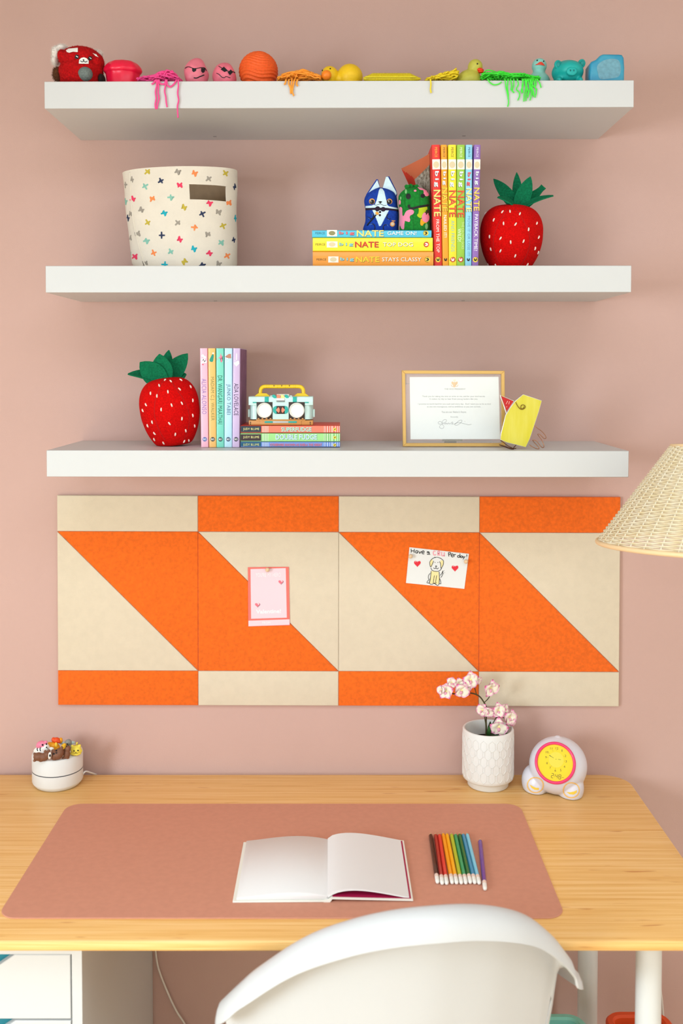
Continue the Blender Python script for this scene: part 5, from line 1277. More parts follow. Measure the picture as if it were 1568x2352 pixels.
gleaf = mat('2f5a26', .45, var=.25, vscale=60); dleaf = mat('163a22', .4, var=.25, vscale=60)
for b0, b1, w, nn, bd, m in (((1010, 1265, .012), (1035, 965, .012), .0058, (.2, -1, 0), .04, gleaf), ((1000, 1265, -.004), (1035, 1030, -.010), .0040, (-.5, -1, 0), .1, gleaf), ((1060, 1275, .004), (1130, 1050, .014), .0070, (0, -1, .1), .0, gleaf), ((1020, 1290, -.008), (1240, 1175, -.012), .0085, (0, -.5, 1), .15, dleaf), ((1150, 1290, .002), (1410, 1215, .004), .0065, (0, -.5, 1), .15, gleaf), ((1100, 1300, .0), (1330, 1265, -.022), .0085, (0, -.3, 1), .1, dleaf)):
    a, b = oz(*b0), oz(*b1); a.z = max(a.z, .0008)
    leaf('leaf', pl, m, a, b, w, nn, bd, .0008, fold=.1)

# --- children's alarm clock
Zk = lambda x, y: (1200+x*.102, 1680+y*.102)
cb = on(1280, 1834, DESK_Z)
ck = thing('alarm_clock', 'round white alarm clock with pink rim and two feet', 'clock', (cb.x, cb.y+.022, DESK_Z+.0003))
yc_ = ck.location.y
def C3(u, v, d=0): return W(u, v, yc_+d)-ck.location
kz = PX(1281, 1757, yc_).k; K = lambda n: n*.102*kz
cc = C3(*Zk(795, 760), .012)
lf, rf = on(1233, 1822, DESK_Z)-ck.location, on(1314, 1834, DESK_Z)-ck.location
ckm = mat('e2e0ea', .28, coat=.2)
rsph = K(648)
parts = [(cc, (rsph, rsph*.92, rsph*.985)), (Vector((lf.x, lf.y+.022, .016)), (K(300), .036, .034)), (Vector((rf.x, rf.y+.022, .016)), (K(305), .036, .034)), (Vector((cc.x, .020, .016)), (K(480), .034, .022)), (cc+Vector((0, .004, rsph*.94)), (K(80), .008, .005))]
# dial frame: towards the viewer's side, tipped upwards
fc = C3(*Zk(732, 708), -.030)
nrm = (fc-cc).normalized(); nrm = (nrm*.55+(VIEW-cc).normalized()*.45).normalized()
up = (Vector((0, 0, 1))-nrm*nrm.z).normalized(); rgt = up.cross(nrm)
roll = -.02
Mf = Matrix(((rgt.x, -nrm.x, up.x, 0), (rgt.y, -nrm.y, up.y, 0), (rgt.z, -nrm.z, up.z, 0), (0, 0, 0, 1)))
fo = cc+nrm*(rsph*.735)
# keep the dial centred on its pixel
tgt = C3(*Zk(732, 708)); ray = (tgt-VIEW).normalized(); tt_ = (fo-VIEW).dot(nrm)/ray.dot(nrm); fo = VIEW+ray*tt_
def facet(p):
    h = (p-fo).dot(nrm); q = p-fo-nrm*h
    return p-nrm*(h+.0008) if h > -.0008 and q.length < K(455) else p
b = blob(parts, .0017, 5, fn=facet, flat=.0006); S = Surf(b, .0003, .0003); obj('clock_body', b, ckm, ck, 180)
Mf = Matrix.Translation(fo) @ Mf @ Matrix.Rotation(roll, 4, 'Y')
r0 = K(448); r1 = K(388)
toY = Mf @ Matrix.Rotation(PI/2, 4, 'X')
bm = BM(); lathe(bm, [(r1-.0005, -.002), (r1, .0035), (r1+.0012, .0052), ((r0+r1)/2, .0056), (r0-.0008, .0042), (r0, .0018), (r0+.0004, -.006)], 64, toY); rim = obj('pink_rim', bm, mat('f23a74', .3, coat=.3), ck, 60)
bm = BM(); lathe(bm, [(0, .0005), (r1, .0005)], 48, toY); dial = obj('yellow_dial', bm, mat('f0cf0a', .35, emit=.03), ck, 0)
def dz_(x, y): return ((x-728)*.102*kz, -(y-706)*.102*kz)
FS = Flat(-.0005, .0003)
def dial_text(s, x, y, w, h, nm='numeral', m=mat('6a5c10', .5), bold=0):
    bm = BM(); cx, cz = dz_(x, y); text_bm(bm, FS, s, cx-K(w)/2, cx+K(w)/2, cz-K(h)/2, cz+K(h)/2, bold=bold); bm.transform(Mf); obj(nm, bm, m, dial, 0)
def dial_shape(nm, m, fills=(), strokes=(), off=.0003):
    bm = BM()
    for f in fills: fill(bm, FS, f, off=off)
    for s_ in strokes: stroke(bm, FS, s_[0], s_[1], 4, off)
    bm.transform(Mf); obj(nm, bm, m, dial, 0)
dial_shape('pale_disc', mat('e6d43c', .4), [disc(dz_(748, 640), K(165))], off=.0002)
for s, x, y, w in (('12', 762, 396, 58), ('1', 872, 436, 14), ('2', 948, 540, 32), ('3', 966, 656, 30), ('4', 930, 768, 32), ('5', 850, 850, 30), ('6', 733, 866, 32), ('7', 620, 820, 28), ('8', 550, 727, 30), ('9', 525, 605, 32), ('10', 548, 494, 60), ('11', 638, 408, 50)):
    dial_text(s, x, y, w, 48)
for x, y in ((757, 436), (672, 458), (590, 512), (562, 606), (915, 550), (928, 652), (645, 780), (733, 818)): dial_shape('tick', mat('8a7a18', .5), [disc(dz_(x, y), K(6), n=8)])
dial_shape('hour_hand', mat('4a4410', .5), (), [([dz_(595, 556), dz_(640, 580)], K(12)), ([dz_(640, 580), dz_(690, 606)], K(7))]); dial_shape('minute_hand', mat('6a6216', .5), (), [([dz_(790, 626), dz_(850, 630)], K(7))])
dial_shape('hub', mat('8a7a18', .5), [disc(dz_(745, 628), K(8), n=8)])
SEG = {'2': 'abged', '4': 'fgbc', '8': 'abcdefg'}
def seven(ch, x, y, w, h):
    pts = {'a': ((0, 1), (1, 1)), 'b': ((1, 1), (1, .5)), 'c': ((1, .5), (1, 0)), 'd': ((0, 0), (1, 0)), 'e': ((0, 0), (0, .5)), 'f': ((0, .5), (0, 1)), 'g': ((0, .5), (1, .5))}
    st = []
    for s in SEG[ch]:
        (a, b), (c, d) = pts[s]; m = .08
        a, c = a+(c-a)*m, c-(c-a)*m; b, d = b+(d-b)*m, d-(d-b)*m
        st.append(([dz_(x+a*w+b*h*.08, y-b*h), dz_(x+c*w+d*h*.08, y-d*h)], K(9)))
    dial_shape('digit', mat('3c3a0c', .5), (), st)
seven('2', 645, 1024, 46, 92); seven('4', 735, 1030, 44, 90); seven('8', 805, 1036, 46, 92)
dial_shape('colon', mat('3c3a0c', .5), [disc(dz_(716, 965), K(6), n=8), disc(dz_(714, 1000), K(6), n=8)]); dial_text('PM', 898, 1000, 34, 18, 'meridiem')
for cx, cy, fl in ((287, 1205, 1), (1092, 1320, -1)):
    g2c = lambda x, y: (lambda p: (p.x, p.z))(C3(*Zk(x, y)))
    ring = [(cx+178*math.cos(a), cy+168*math.sin(a)) for a in [i*2*PI/28 for i in range(28)]]
    ink(ck, 'foot_ring', mat('f8c878', .4), S, (), [([g2c(*p) for p in ring], K(26), True)])
    sm = [(-130, -15), (-60, 30), (10, 60), (80, 68), (70, 110), (-20, 108), (-90, 60)] if fl > 0 else [(-110, 40), (-30, 48), (60, 30), (125, 0), (120, 60), (50, 100), (-40, 90)]
    ink(ck, 'foot_button', mat('f9cf4e', .4), S, [[g2c(cx+a, cy+b) for a, b in sm]])

# --- open notebook
e_bl, e_br, e_sp = on(539, 2078, MATZ), on(953, 2068, MATZ), on(749, 2076, MATZ)
e_tl, e_tr = on(556, 1941, MATZ), on(925, 1931, MATZ)
nbx = e_sp.x+.002; nby = (e_bl.y+e_br.y)/2
nh = (e_tl.y+e_tr.y)/2-nby
nb = thing('notebook', 'open blank white notebook lying on the pink desk mat', 'notebook', (nbx, nby, MATZ+.0003), (0, 0, .012))
wl, wr = nbx-(e_bl.x+e_tl.x)/2, (e_br.x+e_tr.x)/2-nbx
cov = mat('eeeade', .7); pg = mat('e8e4e2', .8)
bm = BM(); box(bm, -wl, -.005, 0, nh, 0, .0024, .0006, 1); obj('left_cover', bm, cov, nb)
bm = BM(); prism(bm, [(.006, .0052), (wr, .0012), (wr, .0036), (.006, .0076)], 'y', 0, nh); rc_ = obj('right_cover', bm, cov, nb, 0)
bm = BM(); prism(bm, [(.008, .00765), (wr-.003, .0037), (wr-.003, .0040), (.008, .0080)], 'y', .003, nh-.003); obj('magenta_endpaper', bm, mat('b0104a', .6), rc_, 0)
bm = BM(); prism(bm, [(-.006, 0), (.004, .0), (.008, .0052), (.006, .0064), (.0, .0030), (-.006, .0030)], 'y', 0, nh); obj('spine', bm, cov, nb, 0)
bm = BM(); n = 16; pts = [(-wl+.006+(wl-.006)*i/n, .0060+.0085*math.sin(PI*(i/n)**1.3*.93)**.9) for i in range(n+1)]
prism(bm, [(pts[-1][0]-.001, .0026), (pts[0][0], .0026)]+pts, 'y', .004, nh-.003, .0004, 1); obj('left_pages', bm, pg, nb, 50)
bm = BM(); up_ = []; lo_ = []
for i in range(n+1):
    f = i/n; x = (wr-.006)*f; z = .0095+.0115*math.sin(PI*min(1, f**.62))-.0040*f
    up_.append((x, z)); lo_.append((x, max(z-.0022-.0040*(1-f)**6, .0045)))
prism(bm, up_+lo_[::-1], 'y', .004, nh-.003); obj('right_pages', bm, pg, nb, 50)
bm = BM(); box(bm, -.0012, .0010, .004, nh-.003, .0030, .0072); obj('gutter', bm, mat('c8c4c2', .8), nb, 0)

# --- eleven pencils
PC = [('2a1512', (165, 125), (320, 1180), 'dark brown'), ('b02a22', (270, 125), (420, 1205), 'dark red'), ('e23a2e', (350, 125), (515, 1205), 'bright red'), ('f9a40e', (430, 110), (630, 1190), 'orange'), ('fcb40e', (510, 115), (725, 1195), 'amber yellow'), ('b3c22a', (605, 120), (825, 1195), 'lime green'), ('0fa068', (690, 125), (920, 1195), 'emerald green'), ('14702f', (775, 120), (1015, 1185), 'dark green'), ('2f94bc', (850, 120), (1110, 1190), 'mid blue'), ('7fd0e6', (935, 115), (1205, 1200), 'sky blue'), ('6b4398', (1215, 245), (1325, 1325), 'purple')]
neigh = ['at the end of the pencil row', 'beside the dark brown one', 'beside the dark red one', 'beside the bright red one', 'beside the orange one', 'beside the amber yellow one', 'beside the lime green one', 'beside the emerald green one', 'beside the dark green one', 'beside the mid blue one', 'lying apart from the row']
wood = mat('e2b98a', .6); white_e = mat('f0ede4', .6)
for (h, a, b, nm), nb_ in zip(PC, neigh):
    r = .0036
    p1 = on(970+a[0]*.1084, 1900+a[1]*.1084, MATZ+r); p0 = on(970+b[0]*.1084, 1900+b[1]*.1084, MATZ+r)
    L = (p1-p0).length; ang = math.atan2(p1.y-p0.y, p1.x-p0.x)
    t = thing('pencil', f'{nm} pencil with white eraser, {nb_}', 'pencil', (p0.x, p0.y, MATZ+r*1.02+.0002), (0, 0, ang), 'coloured pencils on the desk mat')
    def seg(name, prof, m, n=6, parent=None):
        bm = BM(); lathe(bm, prof, n, Matrix.Rotation(PI/2, 4, 'Y') @ Matrix.Rotation(PI/6, 4, 'Z')); return obj(name, bm, m, parent or t, 40)
    e = .026; tp = .011
    seg('barrel', [(0, e), (r, e), (r, L-tp), (0, L-tp)], mat(h, .32, coat=.3))
    w_ = seg('wood_tip', [(r*.98, L-tp), (.0011, L-.002)], wood, 12); seg('lead', [(.0011, L-.002), (.0002, L)], mat(h, .5), 8, w_)
    fe = seg('ferrule', [(r*.99, e), (r*1.02, e-.001), (r*1.02, e-.008), (r*.98, e-.009)], mat('e8cfc0', .4), 20)
    seg('eraser', [(r*.99, e-.009), (r*1.0, .006), (r*.8, .0015), (r*.4, .0002), (0, 0)], white_e, 20)

# ------------------------------------------------------------------ cards and pins on the pinboard
def card(name, label, tl, tr, br, bl, y, m, lift=.0):
    q = [W(*p, y) for p in (tl, tr, br, bl)]; c = sum(q, Vector())/4
    t = thing(name, label, 'card', (c.x, y, c.z)); L = [(p.x-c.x, p.z-c.z) for p in q]
    bm = BM(); prism(bm, L, 'y', 0, .0006); sh = obj('card_sheet', bm, m, t, 0)
    def at(s, v):     # 0..1 across / down
        a = [L[0][i]*(1-s)+L[1][i]*s for i in (0, 1)]; b = [L[3][i]*(1-s)+L[2][i]*s for i in (0, 1)]
        return (a[0]*(1-v)+b[0]*v, a[1]*(1-v)+b[1]*v)
    return t, sh, at
class Warp:
    """unit square (s right, t up) mapped onto the card"""
    def __init__(s, at, y=0, off=.0002): s.at, s.y, s.off = at, y, off
    def hit(s, x, z, off=None):
        p = s.at(x, 1-z); return Vector((p[0], s.y-(s.off if off is None else off), p[1]))
YC = YB-.0016
t, sh, at = card('valentine_card', 'coral bordered pink valentine card pinned to the felt board', (569, 1303), (663, 1302), (665.5, 1436.5), (570, 1439), YC, mat('ee7468', .7))
S = Warp(at); pinkp = mat('ecd0d8', .75); wt = mat('f8eef0', .7)
ink(t, 'pink_panel', pinkp, S, [[(.065, .97), (.925, .98), (.930, .135), (.070, .13)]]); ink(t, 'pink_strip', pinkp, S, [[(.005, .098), (.995, .105), (.995, .012), (.005, .005)]])
text(t, 'greeting', wt, S, "YOU'RE MY HERO", .19, .80, .835, .905, bold=.02, off=.0004); text(t, 'greeting', wt, S, 'Valentine!', .19, .79, .215, .285, bold=.03, off=.0004)
text(t, 'from_line', wt, S, 'FROM', .34, .53, .040, .075, bold=.03, off=.0004)
def heart(cx, cy, w, h, n=24):
    out = []
    for i in range(n):
        a = 2*PI*i/n; out.append((cx+w*.5*math.sin(a)**3, cy+h*.55*(13*math.cos(a)-5*math.cos(2*a)-2*math.cos(3*a)-math.cos(4*a))/17))
    return out
for cx, cy in ((.80, .745), (.225, .365)):
    ink(t, 'heart_shadow', mat('8c7a86', .7), S, [heart(cx+.008, cy-.006, .125, .078)], off=.0003); ink(t, 'heart', mat('ee7484', .7), S, [heart(cx, cy, .12, .075)], off=.0005); ink(t, 'heart_glint', wt, S, [disc((cx+.025, cy+.014), .014, .012, 10)], off=.0007)

t, sh, at = card('dog_drawing', 'white card with a hand drawn puppy pinned to orange felt', (940, 1257), (1076.5, 1272), (1066, 1352.5), (932, 1339), YC, mat('e6e5e2', .75))
S = Warp(at); mk = mat('141214', .6); A = 137/81.   # aspect: strokes are given in unit coordinates
Zc_ = lambda x, y: (910+x*.12755, 1240+y*.12755)
import math as _m
def uv(x, y):
    """pixel of the photograph -> unit coordinates on the card"""
    u, v = Zc_(x, y); s_, t_ = .5, .5
    for _ in range(12):
        p = (940*(1-s_)*(1-t_)+1076.5*s_*(1-t_)+1066*s_*t_+932*(1-s_)*t_, 1257*(1-s_)*(1-t_)+1272*s_*(1-t_)+1352.5*s_*t_+1339*(1-s_)*t_)
        s_ += (u-p[0])/136; t_ += (v-p[1]-(u-p[0])*.1)/82
    return (s_, 1-t_)
class Px2:
    def __init__(s, off): s.off = off; s.c = W(940, 1257, YC)
    def hit(s, x, z, off=None):
        return W(x, -z, YC-(s.off if off is None else off))-t.location
def pen(name, m, strokes, w, fills=(), off=.0003):
    P2 = Px2(off); b = BM()
    for f in fills: fill(b, P2, [(lambda q: (q[0], -q[1]))(Zc_(*p)) for p in f], off=off)
    for st in strokes: stroke(b, P2, [(lambda q: (q[0], -q[1]))(Zc_(*p)) for p in st], w, 5, off)
    return obj(name, b, m, t, 0)
LET = [  # hand-lettered greeting, strokes in zoomed photo coordinates
 [[(265,160),(268,228)], [(322,165),(320,235)], [(268,198),(320,200)]],
 [[(375,190),(350,200),(348,232),(372,238),(382,215)], [(383,190),(384,240)]],
 [[(402,200),(420,246)], [(448,205),(420,246)]],
 [[(462,222),(498,226),(495,202),(470,200),(458,225),(470,250),(502,250)]],
 [[(585,215),(560,212),(555,230),(580,228),(590,245),(570,262),(552,250)], [(592,215),(592,255),(608,264)]],
 [[(935,228),(945,300)], [(935,232),(970,228),(975,252),(945,265)]],
 [[(985,275),(1020,278),(1015,252),(992,255),(985,285),(1005,308),(1025,300)]],
 [[(1038,262),(1038,305)], [(1038,275),(1055,262),(1068,270)]],
 [[(1135,280),(1105,285),(1105,312),(1130,315),(1140,295)], [(1145,245),(1142,318)]],
 [[(1185,290),(1160,292),(1158,318),(1182,318),(1188,298)], [(1190,288),(1192,322)]],
 [[(1205,295),(1215,325)], [(1238,295),(1215,325),(1200,350)]],
 [[(1268,262),(1266,305)], [(1266,320),(1266,326)]]]
for st in LET: pen('lettering', mk, st, 1.7)
pk_ = mat('f09aa8', .7)
for st in ([[(705,210),(680,200),(665,220),(668,260),(690,275),(715,262)]], [[(745,205),(748,285)], [(745,208),(775,205),(780,235),(750,245)], [(755,245),(788,285)]], [[(815,215),(815,275),(835,288),(860,280)], [(862,222),(862,285),(872,292)]]): pen('lettering', pk_, st, 2.2)
for cx, cy in ((378, 425), (1055, 508)):
    hp_ = [(cx+62*_m.sin(a)**3, cy-68*(13*_m.cos(a)-5*_m.cos(2*a)-2*_m.cos(3*a)-_m.cos(4*a))/17) for a in [i*2*PI/24 for i in range(24)]]
    pen('heart', mat('e22638', .6), (), 1, [hp_]); pen('heart_glint', wt, [[(cx-35, cy-25), (cx-20, cy-45)], [(cx+8, cy-48), (cx+30, cy-40)]], .9, off=.0005)
fur_y = mat('f0dfa0', .75)
pen('puppy_colour', fur_y, (), 1, [[(610,370),(650,350),(660,400),(640,480),(610,470),(600,420)]])
pen('puppy_colour', fur_y, (), 1, [[(800,360),(845,380),(840,440),(810,500),(795,470),(790,400)]])
pen('puppy_colour', fur_y, (), 1, [[(625,560),(760,575),(770,690),(765,790),(720,800),(690,770),(660,790),(600,785),(620,690)]])
pen('puppy_outline', mk, [[(600,400),(640,345),(690,320),(740,315),(800,335),(848,375)], [(600,400),(605,460),(620,485),(645,440),(672,380)], [(848,375),(845,440),(815,500),(800,505),(795,430),(775,390)], [(620,500),(640,545),(690,565),(750,565),(790,545),(815,510)],
    [(690,405),(700,410)], [(740,412),(755,405)], [(700,470),(715,466),(725,476),(712,488),(702,478)], [(713,488),(713,510)], [(668,500),(685,518),(713,512),(740,522),(758,502)],
    [(625,560),(618,650),(605,720),(592,770),(610,795),(655,798),(665,770)], [(685,640),(670,720),(665,775)], [(725,640),(712,720),(708,770),(725,775)], [(770,575),(775,680),(770,760),(765,800),(740,820),(700,795)],
    [(610,600),(580,640),(575,690),(590,715)], [(590,715),(565,740),(550,772),(590,780)], [(775,690),(795,740),(800,790),(775,785)], [(790,640),(825,590),(835,555)], [(800,680),(830,630),(838,560)], [(855,550),(858,560)], [(870,585),(866,590)], [(850,605),(846,612)], [(685,308),(705,325)]], 1.25, off=.0005)
def pin(label, u, v):
    y = YC-.0008; o = W(u, v, y-.008); p = thing('push_pin', label, 'push pin', (o.x, y, o.z))
    pw = mat('e3c39c', .6, var=.1, vscale=300)
    bm = BM(); lathe(bm, [(0, .0110), (.0026, .0106), (.0042, .0090), (.0047, .0070), (.0042, .0048), (.0028, .0034), (.0022, .0004), (0, .0002)], 24, Matrix.Rotation(PI/2, 4, 'X')); obj('wooden_head', bm, pw, p, 180)
    bm = BM(); tube(bm, [(0, -.0004, 0), (0, .0006, 0)], .0005, 6); obj('needle', bm, mat('b8b8b8', .3, metal=1), p, 0)
pin('round wooden push pin holding the valentine card', 614, 1309); pin('wooden push pin under the greeting at the drawing edge', 942.5, 1278); pin('wooden push pin below the exclamation mark of the drawing', 1070, 1290)

# ------------------------------------------------------------------ chair
crest = [(508, 2298, 1.450), (556, 2252, 1.432), (600, 2215, 1.418), (700, 2150, 1.394), (800, 2112, 1.381), (900, 2089, 1.375), (1000, 2078, 1.378), (1080, 2075, 1.392), (1155, 2083, 1.412), (1212, 2104, 1.438), (1256, 2142, 1.466), (1279, 2182, 1.490), (1288, 2216, 1.520)]
cpts = [W(u, v, d-D) for u, v, d in crest]
cpts += [Vector((.328, -.53, .640)), Vector((.318, -.45, .618)), Vector((.296, -.39, .604))]
ch = thing('desk_chair', 'white moulded plastic desk chair with a rolled rim at the desk', 'chair', (.120, -.50, 0))
chm = mat('cecdcd', .38)
cs = [p-ch.location for p in spline(cpts, 6)]
prof = [(-.090, -.60), (-.060, -.30), (-.040, -.20), (-.026, -.12), (-.017, -.065), (-.013, -.034), (-.010, -.014), (-.005, -.003), (.003, .0), (.014, -.003), (.025, -.012), (.031, -.026), (.0325, -.036)]
bm = BM(); grid = []; mC = len(cs)
for i, p in enumerate(cs):
    tg = cs[min(i+1, mC-1)]-cs[max(i-1, 0)]; tg.z = 0; tg.normalize(); nn = Vector((tg.y, -tg.x, 0)); row = []
    f = i/(mC-1); endk = min(1, f/.05, (1-f)/.05)**.5
    for o, h in prof:
        oo = o if o < 0 else o*(.35+.65*endk); hz = h if h < -.04 else h*(.5+.5*endk)
        q = p+nn*oo+Vector((0, 0, hz)); zmin = .475
        if q.z < zmin: q.z = zmin
        row.append(bm.verts.new(q))
    grid.append(row)
for i in range(mC-1):
    for j in range(len(prof)-1): bm.faces.new((grid[i][j], grid[i+1][j], grid[i+1][j+1], grid[i][j+1]))
bmesh.ops.recalc_face_normals(bm, faces=bm.faces); bm.normal_update()
inn = [[bm.verts.new(v.co-v.normal*.0035) for v in row] for row in grid]; nP = len(prof)
for i in range(mC-1):
    for j in range(nP-1): bm.faces.new((inn[i][j], inn[i][j+1], inn[i+1][j+1], inn[i+1][j]))
    for j in (0, nP-1): bm.faces.new((grid[i][j], grid[i+1][j], inn[i+1][j], inn[i][j]))
for i in (0, mC-1):
    for j in range(nP-1): bm.faces.new((grid[i][j], grid[i][j+1], inn[i][j+1], inn[i][j]))
obj('back_shell', bm, chm, ch, 60)
bm = BM(); pr2 = [(0, .455), (.12, .452), (.185, .460), (.205, .474), (.200, .482), (.165, .470), (.08, .462), (0, .464)]
lathe(bm, pr2, 48); obj('seat', bm, chm, ch, 60)
bm = BM(); lathe(bm, [(0, .455), (.05, .452), (.05, .43), (.022, .425), (.022, .12), (.028, .10), (.028, .07), (0, .07)], 24); obj('pedestal', bm, mat('e4e4e2', .35), ch, 40)
for i in range(5):
    a = 2*PI*i/5+.3; d = Vector((math.cos(a), math.sin(a), 0)); bm = BM(); tube(bm, [d*.02+Vector((0, 0, .09)), d*.15+Vector((0, 0, .075)), d*.24+Vector((0, 0, .055))], .014, 8, taper=lambda q: 1-.35*q); lg = obj('star_leg', bm, mat('e4e4e2', .35), ch, 60)
    bm = BM(); sd = d.cross(Vector((0, 0, 1))); lathe(bm, [(0, -.011), (.020, -.011), (.024, -.006), (.024, .006), (.020, .011), (0, .011)], 20, Matrix.Translation(d*.24+Vector((0, 0, .0245))) @ sd.to_track_quat('Z', 'Y').to_matrix().to_4x4()); obj('caster', bm, mat('5a5a5c', .5), lg, 40)

# ------------------------------------------------------------------ drawer unit
xr = W(351, 2250, -.004).x; yfd = -.592
du = thing('drawer_unit', 'white drawer unit with cut out grips under the desk', 'drawer unit', (xr-.18, yfd, 0))
dwm = mat('d2d1d0', .45); xw = .18; dtop = DESK_Z-.0165
bm = BM(); d_ = -yfd-.006
for x0, x1, y0, y1, z0, z1 in ((-xw, -xw+.016, 0, d_, 0, dtop), (xw-.016, xw, 0, d_, 0, dtop), (-xw+.016, xw-.016, 0, d_, W(100, 2193, yfd).z+.001, dtop), (-xw+.016, xw-.016, 0, d_, 0, .03), (-xw+.016, xw-.016, d_-.008, d_, .03, dtop-.0135)): box(bm, x0, x1, y0, y1, z0, z1)
obj('cabinet_body', bm, dwm, du, 0)
dz0 = W(100, 2194, yfd).z; pitch = dz0-W(100, 2346, yfd).z
tealin = mat('1f7f8c', .5)
for i in range(6):
    z1 = dz0-i*pitch; z0 = max(z1-pitch+.0035, .032)
    if z1-z0 < .05: break
    a, b = -xw+.0185, xw-.0185; bm = BM()
    prism(bm, [(a, z0), (b, z0), (b, z1), (.073, z1), (.040, z1-.023), (-.040, z1-.023), (-.073, z1), (a, z1)], 'y', .001, .017, .0008, 1); dr = obj('drawer', bm, dwm, du, 40)
    bm = BM(); box(bm, -.09, .09, .018, .020, z1-.05, z1-.001); obj('inner_lining', bm, tealin, dr, 0)

# ------------------------------------------------------------------ bins, cables, wall panel under the desk
def bin_(label, u0, u1, vt, t_far, col, inner, zt_, dep, name='storage_bin'):
    pl_ = on(u0, vt, zt_); pr3 = on(u1, vt, zt_); w = (pr3.x-pl_.x)/2; cx = (pl_.x+pr3.x)/2; yb_ = pl_.y
    t = thing(name, label, 'bin', (cx, yb_-dep/2, 0), (0, 0, 0), 'plastic bins under the desk')
    def ring(off, z, n=6): return [(x, y, z) for x, y in rrect(-w+off, w-off, -dep/2+off, dep/2-off, max(.005, .035-off), n)]
    lv = [(.030, .001), (.030, .0), (.018, zt_-.03), (.014, zt_-.022), (.002, zt_-.020), (0, zt_-.012), (0, zt_-.004), (.004, zt_), (.013, zt_), (.017, zt_-.004), (.033, .008)]
    bm = BM(); rg = [[bm.verts.new(p) for p in ring(o, z)] for o, z in lv]
    for a, b in zip(rg, rg[1:]):
        for i in range(len(a)): bm.faces.new((a[i], a[(i+1) % len(a)], b[(i+1) % len(a)], b[i]))
    bm.faces.new(rg[-1]); bm.faces.new(rg[0]); obj('bin_body', bm, mat(col, .5), t, 40)
    bm = BM(); n_ = rrect(-w+.022, w-.022, -dep/2+.022, dep/2-.022, .02, 5); prism(bm, n_, 'z', zt_*.35, zt_*.55); obj('inside_shade', bm, mat(inner, .95, var=.4, vscale=40), t, 0)  # dark block stands in for the shade in the hollow bin
bin_('turquoise plastic bin under the desk behind the chair', 1180, 1338, 2326, 0, '92e2d4', '2a1c14', .335, .20)
bin_('orange plastic bin under the desk between its legs', 1381, 1530, 2321, 0, 'ec5520', '1c1210', .335, .20)
def cable(label, pts, r=.0021):
    b = Vector((pts[0][0], pts[0][1], 0)); pts = [Vector(p) for p in pts]; o = pts[-1].copy()
    t = thing('cable', label, 'cable', o); bm = BM(); tube(bm, spline([p-o for p in pts], 8), r, 8); obj('cable_cord', bm, mat('e6ddd4', .5), t, 180)
yk = -.012
cable('white cable hanging down the wall beside the drawer unit', [W(353, 2150, yk), W(356.5, 2180, yk), W(364, 2225, yk), W(385, 2280, yk), W(405, 2322, yk), W(424, 2352, yk), W(440, 2390, yk), Vector((W(450, 2390, yk).x, yk, .004))])
cable('white cable hanging down the wall between the desk legs', [W(1456, 2140, yk), W(1470, 2174, yk), W(1488, 2212, yk), W(1504, 2250, yk), W(1520, 2300, yk), Vector((W(1535, 2300, yk).x, yk, .004))])
a, b = W(1215, 2250, -.02), W(1259.5, 2250, -.02)
pn = thing('leaning_board', 'pale grey board standing against the wall behind the chair', 'board', ((a.x+b.x)/2, -.012, 0))
bm = BM(); box(bm, a.x-pn.location.x, b.x-pn.location.x, -.01, .011, 0, .42, .001, 1); obj('board_panel', bm, mat('cfc9c0', .6), pn)

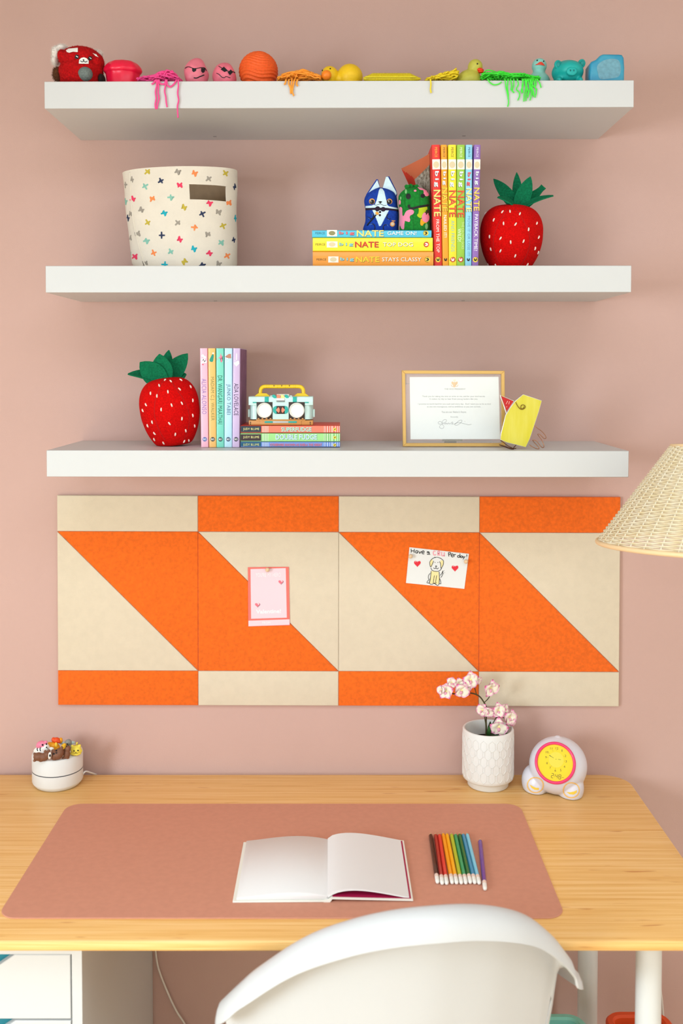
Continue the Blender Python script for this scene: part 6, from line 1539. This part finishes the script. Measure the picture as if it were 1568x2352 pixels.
# ------------------------------------------------------------------ rattan lamp
t_l = 1.72; yl = t_l-D
axis = W(1712, 1250, yl); Rb = 332/F*t_l; Rt = 160/F*t_l
zb_, zt2 = axis.z, W(1712, 1024, yl).z
lp = thing('floor_lamp', 'floor lamp with a woven rattan cone shade beside the desk', 'lamp', (axis.x, yl, 0))
tilt = Matrix.Translation((0, 0, zb_)) @ Matrix.Rotation(math.radians(-4.6), 4, 'X')
Hs = zt2-zb_
def cone(f): return Rb+(Rt-Rb)*f, Hs*f
rat = mat('ecdfc4', .6, var=.10, vscale=60, hue2='e6d2a8'); rat2 = mat('f6ecd4', .6, var=.06, vscale=60)
NS = 48; rows_ = 60; shade = None
bm = BM()
for i in range(rows_):
    f = .012+.976*i/(rows_-1); r, z = cone(f); pts = []
    M_ = NS*5
    for j in range(M_):
        a = 2*PI*j/M_; wv = .0026*math.cos(a*NS/2*1.0+(PI if i % 2 else 0)); pts.append(tilt @ Vector(((r+wv)*math.cos(a), (r+wv)*math.sin(a), z)))
    tube(bm, pts, .00135, 5, True)
shade = obj('shade_weave', bm, rat, lp, 180, kind='stuff')
bm = BM(); p0, p1 = cone(0), cone(1)
tube(bm, [(p0[0], 0, p0[1]), ((p0[0]+p1[0])/2, 0, p1[1]/2), (p1[0], 0, p1[1])], .0009, 6); stake0 = obj('stake', bm, rat2, shade, 60)
for i in range(NS):
    o = stake0 if i == 0 else share('stake', stake0, shade)
    o.matrix_local = tilt @ Matrix.Rotation(2*PI*(i+.0)/NS, 4, 'Z')
for f, r_ in ((0, .0042), (1, .0030)):
    r, z = cone(f); bm = BM(); tube(bm, [tilt @ Vector((r*math.cos(2*PI*j/96), r*math.sin(2*PI*j/96), z)) for j in range(96)], r_, 8, True); obj('shade_rim', bm, mat('ecc99a', .55), shade, 180)
bm = BM(); lathe(bm, [(0, 0), (.085, 0), (.09, .006), (.085, .014), (.02, .022), (.011, .04), (.011, zb_+Hs*.9), (.018, zb_+Hs*.92), (.018, zb_+Hs), (0, zb_+Hs)], 32); obj('lamp_stand', bm, mat('e8e4dc', .4), lp, 40)
for k_ in range(3):
    a = 2*PI*k_/3; r, z = cone(.97); bm = BM(); tube(bm, [(0, 0, zb_+Hs*.97), tilt @ Vector((r*math.cos(a), r*math.sin(a), z))], .0016, 6); obj('shade_spoke', bm, mat('e8e4dc', .4), lp, 60)
bm = BM(); lathe(bm, [(0, zb_+Hs*.35), (.022, zb_+Hs*.42), (.030, zb_+Hs*.58), (.022, zb_+Hs*.75), (.014, zb_+Hs*.9)], 24); obj('bulb', bm, mat('f6f2ea', .3), lp, 180)
